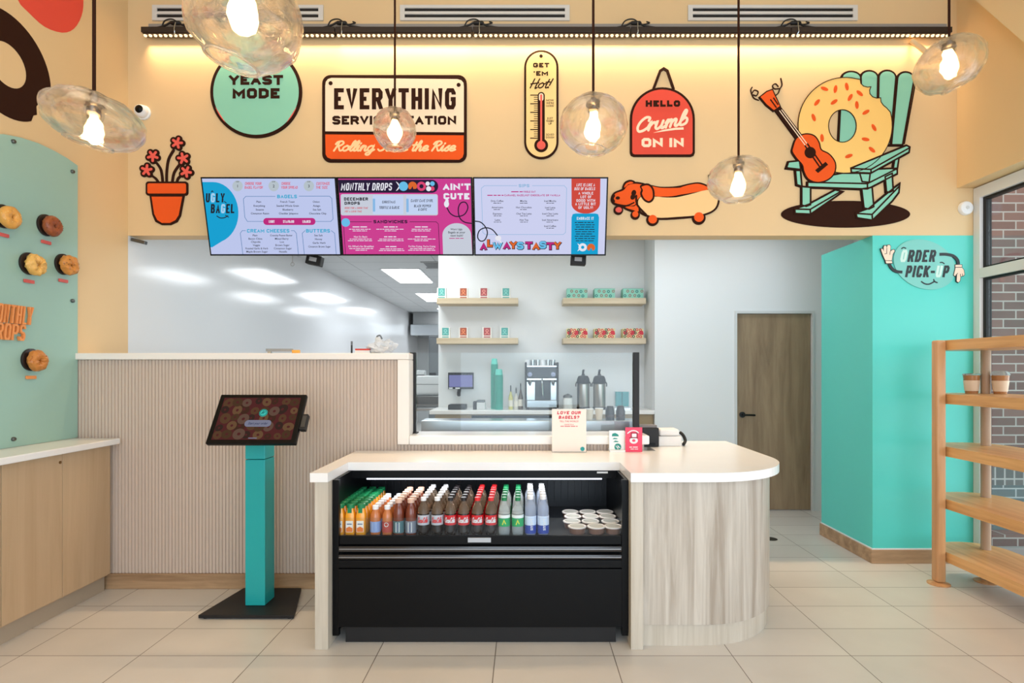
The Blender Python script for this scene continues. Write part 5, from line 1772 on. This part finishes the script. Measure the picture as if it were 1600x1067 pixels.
# ------------------------------------------------------------------ drinks station
bc_ = thing('back_counter', 'white-topped counter of the drinks station under the shelves', 'counter', (.18, 6.15, 0))
MB().box(-.98, 1.330, 5.9, 6.417, .99, 1.03, .004).build('top', M_quartz, bc_)
MB().box(-.93, 1.328, 5.96, 6.417, .1, .989).build('cabinet', mat('station_oak', (168, 148, 116), .5), bc_)
MB().box(-.55, .35, 5.945, 5.9595, .14, .975).build('dark_front', mat('station_dark', (46, 58, 66), .25), bc_)
MB().box(-.9, 1.3, 6.0, 6.4, 0, .1).build('plinth', M_blackm, bc_)
M_sh = {}
for side, px0, px1 in (('left', 682, 809.5), ('right', 880, 1009.5)):
    for lv, y0, y1 in (('upper', 463.5, 474.5), ('lower', 529, 537)):
        d = 6.17
        b = H(y1, d)
        tag(MB().box(W(px0, d), W(px1, d), d, 6.419, b, b + .062, .002).build('floating_shelf', M_float), '%s %s pale wood floating shelf above the drinks station' % (side, lv), 'shelf', 'floating shelves above the drinks station')


def shelf_top(y1):
    return H(y1, 6.17) + .0622


M_tealp = mat('pack_teal', (96, 168, 162), .5)
M_orp = mat('pack_rust', (172, 92, 70), .5)
M_crp = mat('pack_rose', (172, 88, 92), .5)
for row, y1, xs in (('upper', 474.5, ((690, 0), (724, 1), (756, 2), (790.5, 0))), ('lower', 537, ((696, 0), (724, 1), (761, 2), (788.5, 0)))):
    for k, (px, ci) in enumerate(xs):
        d = 6.24
        X = W(px, d)
        Z = shelf_top(y1)
        pos_ = ['first', 'second', 'third', 'fourth'][k]
        t = thing('coffee_pack', '%s coffee pack, %s from left on the %s left shelf' % (['teal', 'rust', 'rose'][ci], pos_, row), 'pack', (X, d, Z), 'coffee packs on the left shelves')
        pc = (M_tealp, M_orp, M_crp)[ci]
        MB().box(-.050, .050, 0, .05, 0, .118, .003).build('carton', mat('pack_white', (226, 226, 220), .5), t, local=True)
        Fp = lambda u, v, h: Vector((u, -h, v))
        Flat(Fp, None, .0002, .001).rrect(-.036, .03, .036, .114, .003).rrect(-.036, .008, .036, .02, .002).build('print', pc, t, local=True)
        Flat(Fp, None, .001, .0016).ellipse((0, .082), .018, hole=.5).stroke([(-.022, .045), (0, .06), (.022, .045)], .008).build('emblem', mat('emblem_%d' % ci, [(140, 206, 198), (226, 140, 100), (226, 150, 140)][ci], .5), t, local=True)
for row, y1, hh, base, c1, c2 in (('upper', 474.5, .105, (140, 204, 184), (66, 50, 46), (226, 236, 226)), ('lower', 537, .105, (226, 214, 160), (206, 50, 66), (58, 84, 70))):
    for k, px in enumerate((902, 945, 989.5)):
        d = 6.22
        X = W(px, d)
        t = thing('gift_box', '%s ring-patterned box, %s on the %s right shelf' % (['mint', 'red'][row == 'lower'], ['left', 'middle', 'right'][k], row), 'box', (X, d, shelf_top(y1)), 'patterned boxes on the right shelves')
        MB().box(-.11, .11, 0, .15, 0, hh, .002).build('box', mat('giftbox_' + row, base, .5), t, local=True)
        Fp = lambda u, v, h: Vector((u, -h, v))
        qa, qb = Flat(Fp, None, .0002, .0008), Flat(Fp, None, .0008, .0014)
        rnd = random.Random(5)
        for n_ in range(18 if row == 'lower' else 8):
            nc = 6 if row == 'lower' else 4
            x = -.092 + .184 * (n_ % nc + .5 * ((n_ // nc) % 2)) / (nc - .5) + rnd.uniform(-.006, .006)
            z = (.019 + .034 * (n_ // nc) if row == 'lower' else .028 + .05 * (n_ // nc)) + rnd.uniform(-.004, .004)
            (qa if n_ % 3 else qb).ellipse((x, z), .016, n=16, hole=.45)
        if row == 'lower':
            for n_ in range(3):
                qa.ellipse((-.085 + n_ * .085, .06), .024, n=16)
        qa.build('ring_print', mat('gift_p1' + row, c1 if row == 'lower' else (150, 120, 106), .5), t, local=True)
        qb.build('accent_print', mat('gift_p2' + row, c2 if row == 'lower' else (52, 124, 120), .5), t, local=True)
        if row == 'upper':
            m = MB().prism([(-.11, .0), (.11, .0), (.11, .15), (-.11, .15)], hh + .001, hh + .003)
            m.build('lid', mat('gift_lid', (110, 190, 172), .5), t, local=True)

# espresso machine
ZB = 1.0303
d = 5.98
em = thing('espresso_machine', 'black and steel espresso machine with cups stacked on top', 'coffee machine', (W(846, d), d + .15, ZB))
x0, x1 = W(820, d), W(873, d)
zt_ = lambda y: H(y, d)
for x in (x0, x1 - .02):
    MB().box(x, x + .02, d, d + .36, ZB + .02, zt_(566), .004).build('side_panel', M_blackm, em)
MB().box(x0 + .021, x1 - .021, d + .02, d + .34, zt_(590), zt_(574), .003).build('control_panel', mat('machine_navy', (34, 42, 52), .3), em)
MB().box(x0 + .021, x1 - .021, d + .005, d + .34, zt_(594), zt_(591), .002).build('chrome_strip', M_steel, em)
MB().box(x0 + .021, x1 - .021, d - .002, d + .35, zt_(573.5), zt_(571), .002).build('cup_rail', M_steel, em)
MB().box(x0 + .021, x1 - .021, d + .16, d + .34, zt_(625), zt_(594.5)).build('back_panel', mat('machine_dark', (18, 34, 32), .25), em)
for a, b in ((x0 + .021, x0 + .105), (x1 - .08, x1 - .021)):
    MB().box(a, b, d + .05, d + .155, zt_(625), zt_(597)).build('steel_tank', M_steel, em)
MB().box(x0 + .021, x1 - .021, d, d + .34, ZB + .025, zt_(625.5), .004).build('drip_tray', M_steel, em)
m = MB()
for x in (x0 + .03, x1 - .03):
    for y in (d + .04, d + .3):
        m.cyl((x, y, ZB), (x, y, ZB + .024), .014)
m.build('foot', M_blackm, em)
for px in (828, 864.5):
    X = W(px, d)
    MB().lathe([(.024, 0), (.024, -.008), (.02, -.01), (.001, -.01)], (X, d + .02, zt_(585)), 20, axis='y').build('gauge', mat('gauge_face', (150, 160, 190), .35), em, True)
    MB().cyl((X, d + .07, zt_(594.3)), (X, d + .07, zt_(600)), .032, .026, 20).build('group_head', M_steel, em, True)
    MB().tube([(X, d + .045, zt_(599)), (X, d, zt_(600)), (X, d - .06, zt_(601))], .010).build('portafilter', M_blackm, em, True)
MB().tube([(W(847, d), d + .0, zt_(592)), (W(847, d), d - .04, zt_(600)), (W(848, d), d - .05, zt_(618))], .008).build('steam_wand', M_steel, em, True)
for k, px in enumerate((824, 832, 840, 848, 856, 864)):
    X = W(px, d + .1)
    c = MB().lathe([(.001, 0), (.022, 0), (.026, .06), (.024, .06)], (X, d + .1, zt_(570.9) + .001), 16)
    o = c.build('steel_cup', M_steel if k % 3 else M_capw, None, True)
    tag(o, '%s cup in the row on top of the espresso machine' % ['first', 'second', 'third', 'fourth', 'fifth', 'sixth'][k], 'cup', 'cups on the espresso machine')

# airpots
for px, lab in ((912.5, 'left steel airpot with black pump lid on the drinks counter'), (938, 'right steel airpot with black pump lid on the drinks counter')):
    d = 6.0
    t = thing('airpot', lab, 'airpot', (W(px, d), d + .08, ZB), 'steel airpots on the drinks counter')
    MB().lathe([(.001, .028), (.064, .028), (.066, .04), (.066, .265), (.062, .27)], (0, 0, 0), 28).build('flask', mat('airpot_steel', (170, 166, 158), .28, metal=1.0), t, True, local=True)
    MB().lathe([(.001, 0), (.069, 0), (.069, .027), (.001, .0275)], (0, 0, 0), 28).build('base', M_blackm, t, True, local=True)
    MB().lathe([(.066, .271), (.068, .275), (.066, .32), (.05, .35), (.03, .356), (.001, .356)], (0, 0, 0), 28).build('lid', M_blackm, t, True, local=True)
    MB().box(-.016, .016, -.03, .04, .357, .372, .004).tube([(0, .02, .37), (0, .0, .405), (0, -.035, .41)], .012).build('pump_lever', M_blackm, t, True, local=True)
    MB().tube([(0, -.06, .315), (0, -.09, .315), (0, -.105, .29)], .011).build('spout', M_blackm, t, True, local=True)
    MB().tube([(-.066, 0, .29), (-.077, 0, .27), (-.077, 0, .24)], .006).tube([(.066, 0, .29), (.077, 0, .27), (.077, 0, .24)], .006).build('handle', M_blackm, t, True, local=True)

# stacked teal cups
M_cup = mat('teal_cup', (46, 176, 156), .4)
M_cup2 = mat('teal_cup_rim', (90, 200, 182), .4)
for nm, px, h, r, yy in (('taller', 772.5, .485, .040, 6.12), ('shorter', 779.5, .37, .046, 6.03)):
    t = thing('cup_stack', '%s stack of teal paper cups on the drinks counter' % nm, 'cup stack', (W(px, yy), yy, ZB))
    m = MB()
    n = int(h / .014)
    for k in range(n):
        z = k * .014
        m.lathe([(r * .88, z), (r, z + .011), (r * 1.03, z + .012), (r * 1.03, z + .0139)], (0, 0, 0), 20)
    m.build('cup_sleeve', M_cup, t, True, local=True)
    MB().lathe([(r * .9, n * .014), (r * .72, n * .014 + .06), (.001, n * .014 + .06)], (0, 0, 0), 20).build('top_cup', M_cup2, t, True, local=True)
# POS monitor on the station wall
d = 6.28
ms = thing('pos_monitor', 'black point-of-sale monitor with lilac screen on the station wall', 'monitor', (W(720, d), d, H(608, d)))
x0, x1 = W(700, d), W(740, d)
MB().box(x0, x1, d, d + .03, H(608, d), H(582, d), .004).build('case', M_black, ms)
MB().box(x0 + .012, x1 - .012, d - .002, d - .0002, H(604.5, d), H(586, d)).build('display', emit('pos_screen', (150, 152, 220), .55), ms)
MB().box(x0 + .01, x0 + .05, d - .002, d - .0002, H(607.5, d), H(605.5, d)).box(x0 + .08, x0 + .13, d - .002, d - .0002, H(607.5, d), H(605.5, d)).build('key_strip', M_white, ms)
MB().tube([(W(718, d), d + .02, H(607, d)), (W(716, d), d + .04, H(614, d)), (W(715, d), d + .10, H(617, d)), (W(716, d), d + .114, H(617, d))], .02).build('wall_arm', M_blackm, ms, True)
# bottles of syrup, cup lid jar, napkin holder, flat tray
for px, h, c, lab in ((798, .22, (206, 200, 120), 'yellow syrup bottle with black pump beside the cup stack'), (806.5, .2, (210, 206, 196), 'pale labelled syrup bottle between yellow syrup and espresso machine'), (813.5, .24, (86, 70, 52), 'dark syrup bottle next to the espresso machine')):
    d = 6.05
    t = thing('syrup_bottle', lab, 'bottle', (W(px, d), d, ZB), 'syrup bottles on the drinks counter')
    MB().lathe([(.001, 0), (.022, 0), (.024, .006), (.024, h * .55), (.012, h * .75), (.010, h * .85)], (0, 0, 0), 18).build('bottle_body', mat('syrup_%d' % px, c, .2), t, True, local=True)
    MB().lathe([(.0245, h * .15), (.0245, h * .45)], (0, 0, 0), 18, cap=False).build('label', mat('syrup_label', (226, 220, 206), .5), t, True, local=True)
    MB().tube([(0, 0, h * .85), (0, 0, h * 1.1), (0, -.035, h * 1.12), (0, -.045, h * 1.06)], .006).build('pump', M_blackm, t, True, local=True)
d = 6.02
t = thing('jar', 'white jar with steel lid left of the airpots', 'jar', (W(887, d), d, ZB))
MB().lathe([(.001, 0), (.048, 0), (.052, .01), (.05, .11), (.042, .125)], (0, 0, 0), 24).build('jar_body', mat('jar_white', (220, 222, 220), .3), t, True, local=True)
MB().lathe([(.043, .1255), (.05, .13), (.045, .15), (.01, .165), (.001, .17)], (0, 0, 0), 24).build('lid', M_darksteel, t, True, local=True)
t = thing('straw_holder', 'teal and clear napkin holder at right end of the drinks counter', 'holder', (W(973, d), d, ZB))
x0, x1 = W(961, d), W(984, d)
MB().box(x0, x1, d, d + .1, ZB + .02, ZB + .19).build('holder', M_rail, t)
MB().box(x0 + .01, x1 - .082, d + .006, d + .09, ZB + .032, ZB + .185, .004).build('teal_pack', mat('teal_pack', (30, 140, 144), .4), t)
MB().box(x0 + .078, x1 - .008, d + .006, d + .09, ZB + .032, ZB + .185, .004).build('teal_pack', mat('teal_pack', (30, 140, 144), .4), t)
MB().box(x0 - .005, x1 + .005, d - .02, d + .11, ZB, ZB + .0195).build('base', M_steel, t)
t = thing('cash_drawer', 'black flat tray at the left of the drinks counter', 'tray', (W(712, d), d, ZB))
MB().box(W(700, d), W(727, d), d, d + .2, ZB, ZB + .05, .004).build('body', M_blackm, t)
MB().box(W(702, d), W(725, d), d - .004, d - .0005, ZB + .012, ZB + .04).build('front_face', mat('tray_dark', (50, 52, 54), .4), t)
t = thing('receipt_printer', 'small black and white receipt printer right of the flat tray', 'printer', (W(748, d), d, ZB))
MB().box(W(739, d), W(744.5, d), d, d + .12, ZB, ZB + .085, .004).build('side_case', M_blackm, t)
MB().box(W(744.7, d), W(758, d), d, d + .12, ZB, ZB + .075, .006).build('body', mat('printer_white', (206, 208, 208), .4), t)
MB().box(W(745, d), W(757, d), d + .01, d + .11, ZB + .0755, ZB + .10, .004).build('lid', M_darksteel, t)

# ------------------------------------------------------------------ kitchen beyond
kc = thing('work_table', 'stainless work table in the kitchen passage', 'table', (-1.35, 7.5, 0))
MB().box(-1.9, -.98, 7.2, 7.9, .93, .97, .004).build('top', M_steel, kc)
m = MB()
for x in (-1.86, -1.02):
    for y in (7.24, 7.86):
        m.cyl((x, y, 0), (x, y, .93), .02)
m.build('leg', M_steel, kc)
MB().box(-1.85, -1.03, 7.26, 7.84, .3, .33).build('undershelf', M_steel, kc)
ap = thing('dough_machine', 'white rounded appliance on the kitchen work table', 'appliance', (-1.2, 7.5, .97))
MB().box(-1.42, -.985, 7.35, 7.75, 1.12, 1.37, .05, 5).build('hood', mat('appliance_white', (226, 228, 228), .3), ap, True)
MB().box(-1.40, -1.0, 7.38, 7.72, .971, 1.115, .01).build('base', M_darksteel, ap)
MB().box(-1.41, -.99, 7.345, 7.349, 1.26, 1.265).build('seam', M_darksteel, ap)
ap = thing('roll_dispenser', 'small white appliance on top of the rounded one in the kitchen', 'appliance', (-1.33, 7.55, 1.371))
MB().box(-1.44, -1.30, 7.5, 7.62, 1.371, 1.44, .02, 4).build('body', mat('appliance_white', (226, 228, 228), .3), ap, True)
MB().box(-1.43, -1.31, 7.496, 7.4995, 1.376, 1.385).build('trim', M_darksteel, ap)
tr = thing('tool_tray', 'shallow steel tray on the kitchen work table', 'tray', (-1.2, 7.25, .97))
MB().box(-1.46, -1.04, 7.21, 7.33, .971, 1.0, .006).build('pan', M_darksteel, tr)
MB().box(-1.44, -1.06, 7.23, 7.31, 1.0005, 1.012, .003).build('contents', mat('tray_contents', (120, 112, 104), .5), tr)
# far end of the kitchen: door, extractor
dr2 = structure(MB().box(-2.35, -1.35, 15.93, 15.99, 0, 2.1).build('door_2', mat('kitchen_door', (150, 158, 164), .35)))
MB().box(-2.46, -2.36, 15.9, 15.99, 0, 2.25).box(-1.34, -1.24, 15.9, 15.99, 0, 2.25).box(-2.36, -1.34, 15.9, 15.99, 2.11, 2.25).build('door_frame', mat('kitchen_frame', (176, 178, 178), .35), dr2)
MB().box(-2.1, -1.6, 15.92, 15.929, 1.3, 1.9).build('door_glass', mat('door_glass', (196, 206, 212), .1), dr2)
hood = thing('extractor_hood', 'stainless extractor hood at the far end of the kitchen', 'extractor', (-1.6, 14.9, 2.2))
MB().box(-2.9, -.6, 14.6, 15.9, 2.32, 2.6, .01).build('canopy', M_steel, hood)
MB().box(-2.85, -.65, 14.7, 15.85, 2.61, 2.925).build('duct_box', mat('hood_panel', (150, 152, 152), .4, metal=.6), hood)
fr_ = thing('panel_fridge', 'grey cabinet standing in the kitchen passage', 'cabinet', (-1.35, 9.3, 0))
MB().box(-1.52, -1.0, 9.1, 9.8, .06, 1.98, .006).build('body', mat('grey_cabinet', (112, 118, 122), .35), fr_)
MB().box(-1.5, -1.02, 9.088, 9.0995, .1, 1.94, .004).build('door', mat('grey_cabinet_door', (122, 128, 132), .3), fr_)
MB().box(-1.5, -1.40, 9.07, 9.087, 1.33, 1.40).build('latch', M_blackm, fr_)
m = MB()
for x in (-1.48, -1.04):
    for y in (9.15, 9.75):
        m.cyl((x, y, 0), (x, y, .06), .02)
m.build('foot', M_blackm, fr_)

# things lying on the high ledge
ZL = 1.5565
t = thing('plastic_bag', 'crumpled white plastic bag on the high ledge', 'bag', (W(597, 3.95), 3.95, ZL))
m = MB()
bmesh.ops.create_icosphere(m.bm, subdivisions=4, radius=1)
for v in m.bm.verts:
    n_ = v.co.copy()
    k = 1 + .5 * noise.noise(n_ * 2.4 + Vector((3, 1, 4))) + .3 * noise.noise(n_ * 6)
    v.co = Vector((n_.x * .085 * k, n_.y * .05 * k, max(0, .045 + n_.z * .05 * k)))
m.build('sack', mat('bag_plastic', (226, 230, 234), .25, trans=.2), t, True, local=True)
MB().tube([(-.02, 0, .09), (-.035, 0, .115), (-.015, 0, .125), (.0, 0, .10)], .006).build('tie', mat('bag_grey', (120, 124, 128), .5), t, True, local=True)
t = thing('food_box', 'small red and white box on the high ledge beside the bag', 'box', (W(568, 3.95), 3.95, ZL))
MB().box(-.05, .05, -.03, .03, 0, .022, .002).build('lower', M_capw, t, local=True)
MB().box(-.05, .05, -.03, .03, .0225, .034, .002).build('upper', mat('box_red', (190, 60, 54), .4), t, local=True)
t = thing('marker', 'dark upright marker on the high ledge left of the red box', 'marker', (W(549.5, 3.95), 3.95, ZL))
MB().cyl((0, 0, 0), (0, 0, .06), .006).build('barrel', M_blackm, t, local=True)
MB().cyl((0, 0, .061), (.001, 0, .085), .0065).build('marker_cap', mat('marker_grey', (110, 112, 116), .4), t, local=True)
t = thing('knife', 'bread knife with yellow handle lying on the high ledge', 'knife', (W(445, 3.84), 3.84, ZL))
MB().box(-.12, .05, -.015, .015, .012, .030).build('blade', mat('blade_grey', (150, 150, 148), .35), t, local=True)
MB().box(.051, .10, -.012, .012, 0, .022, .003).build('handle', mat('handle_yellow', (232, 168, 70), .4), t, local=True)
MB().box(-.11, -.09, -.012, .012, 0, .0118).build('rest', M_steel, t, local=True)

# ------------------------------------------------------------------ pick-up shelf on the right
ps = thing('pickup_shelf', 'tall honey-wood open shelf unit beside the window', 'shelf unit', (3.0, 3.3, 0))


def board(z0, z1, nm):
    x0, x1, y1 = 2.832, 3.285, 4.10
    r = .2
    pts = [(x0, 1.4)]
    pts = [(x0, 1.5)] + [(x0 + r - r * math.cos(R(90) * k / 10), y1 - r + r * math.sin(R(90) * k / 10)) for k in range(11)] + [(x1 - r + r * math.sin(R(90) * k / 10), y1 - r + r * math.cos(R(90) * k / 10)) for k in range(11)] + [(x1, 1.5)]
    m = MB().prism(pts, z0, z1)
    bmesh.ops.bevel(m.bm, geom=[e for e in m.bm.edges if abs(e.verts[0].co.z - e.verts[1].co.z) < 1e-6 and len(e.link_faces) == 2 and e.calc_face_angle(0) > 1.0], offset=.004, segments=2, affect='EDGES')
    m.build('shelf_board', M_shelfw, ps)


TOPS = [.222, .577, .930, 1.283, 1.645]
for z in TOPS:
    board(z - .066, z, 'b')
for i, (x, y) in enumerate(((2.795, 3.89), (3.145, 3.93), (2.795, 1.75), (3.145, 1.75))):
    r_ = .031 if x < 3 else .03
    if x < 3:
        MB().box(x - r_, x + r_, y - r_, y + r_, .018, 1.70 - .055, .012, 3).build('post', M_postw, ps, True)
    else:
        zz = [.018] + [v for T in TOPS for v in (T - .0665, T + .0005)]
        m = MB()
        for a, b in zip(zz[0::2], zz[1::2]):
            m.cyl((x, y, a), (x, y, b), r_, n=20)
        m.build('post', mat('grey_wood_post', (176, 152, 128), .45), ps, True)
    MB().lathe([(.068, 0), (.068, .008), (.05, .014), (.036, .017), (.001, .0175)], (x, y, 0), 28).build('post_foot', M_postw, ps, True)

# takeaway cups on the second shelf
for px, d, tilt, lab in ((1518, 3.95, 0, 'left takeaway cup of iced coffee with a pale sleeve on shelf'), (1563, 3.85, 6, 'right takeaway cup of iced coffee with dome lid on shelf')):
    z = TOPS[3] + .0007
    t = thing('takeaway_cup', lab, 'cup', (W(px, d), d, z), 'takeaway cups on the pick-up shelf')
    MB().lathe([(.001, 0), (.036, 0), (.049, .125), (.047, .125)], (0, 0, 0), 24).build('cup', mat('iced_coffee', (170, 118, 72), .12, coat=.4), t, True, local=True)
    MB().lathe([(.0395, .018), (.0475, .09)], (0, 0, 0), 24, cap=False).build('sleeve', mat('cup_sleeve', (226, 204, 178), .55), t, True, local=True)
    MB().lathe([(.0505, .1255), (.052, .128), (.052, .133), (.046, .137), (.001, .139)] if tilt == 0 else [(.0505, .1255), (.053, .129), (.048, .145), (.035, .155), (.001, .158)], (0, 0, 0), 24).build('lid', M_clear, t, True, local=True)

# every top-level mesh keeps its origin at its own base
for o in list(COL.objects):
    if o.type == 'MESH' and o.parent is None and o.get('kind') != 'structure':
        me = o.data
        xs = [v.co.copy() for v in me.vertices]
        lo = Vector([min(c[i] for c in xs) for i in range(3)])
        hi = Vector([max(c[i] for c in xs) for i in range(3)])
        og = Vector(((lo.x + hi.x) / 2, (lo.y + hi.y) / 2, lo.z))
        me.transform(Matrix.Translation(-og))
        o.location = og
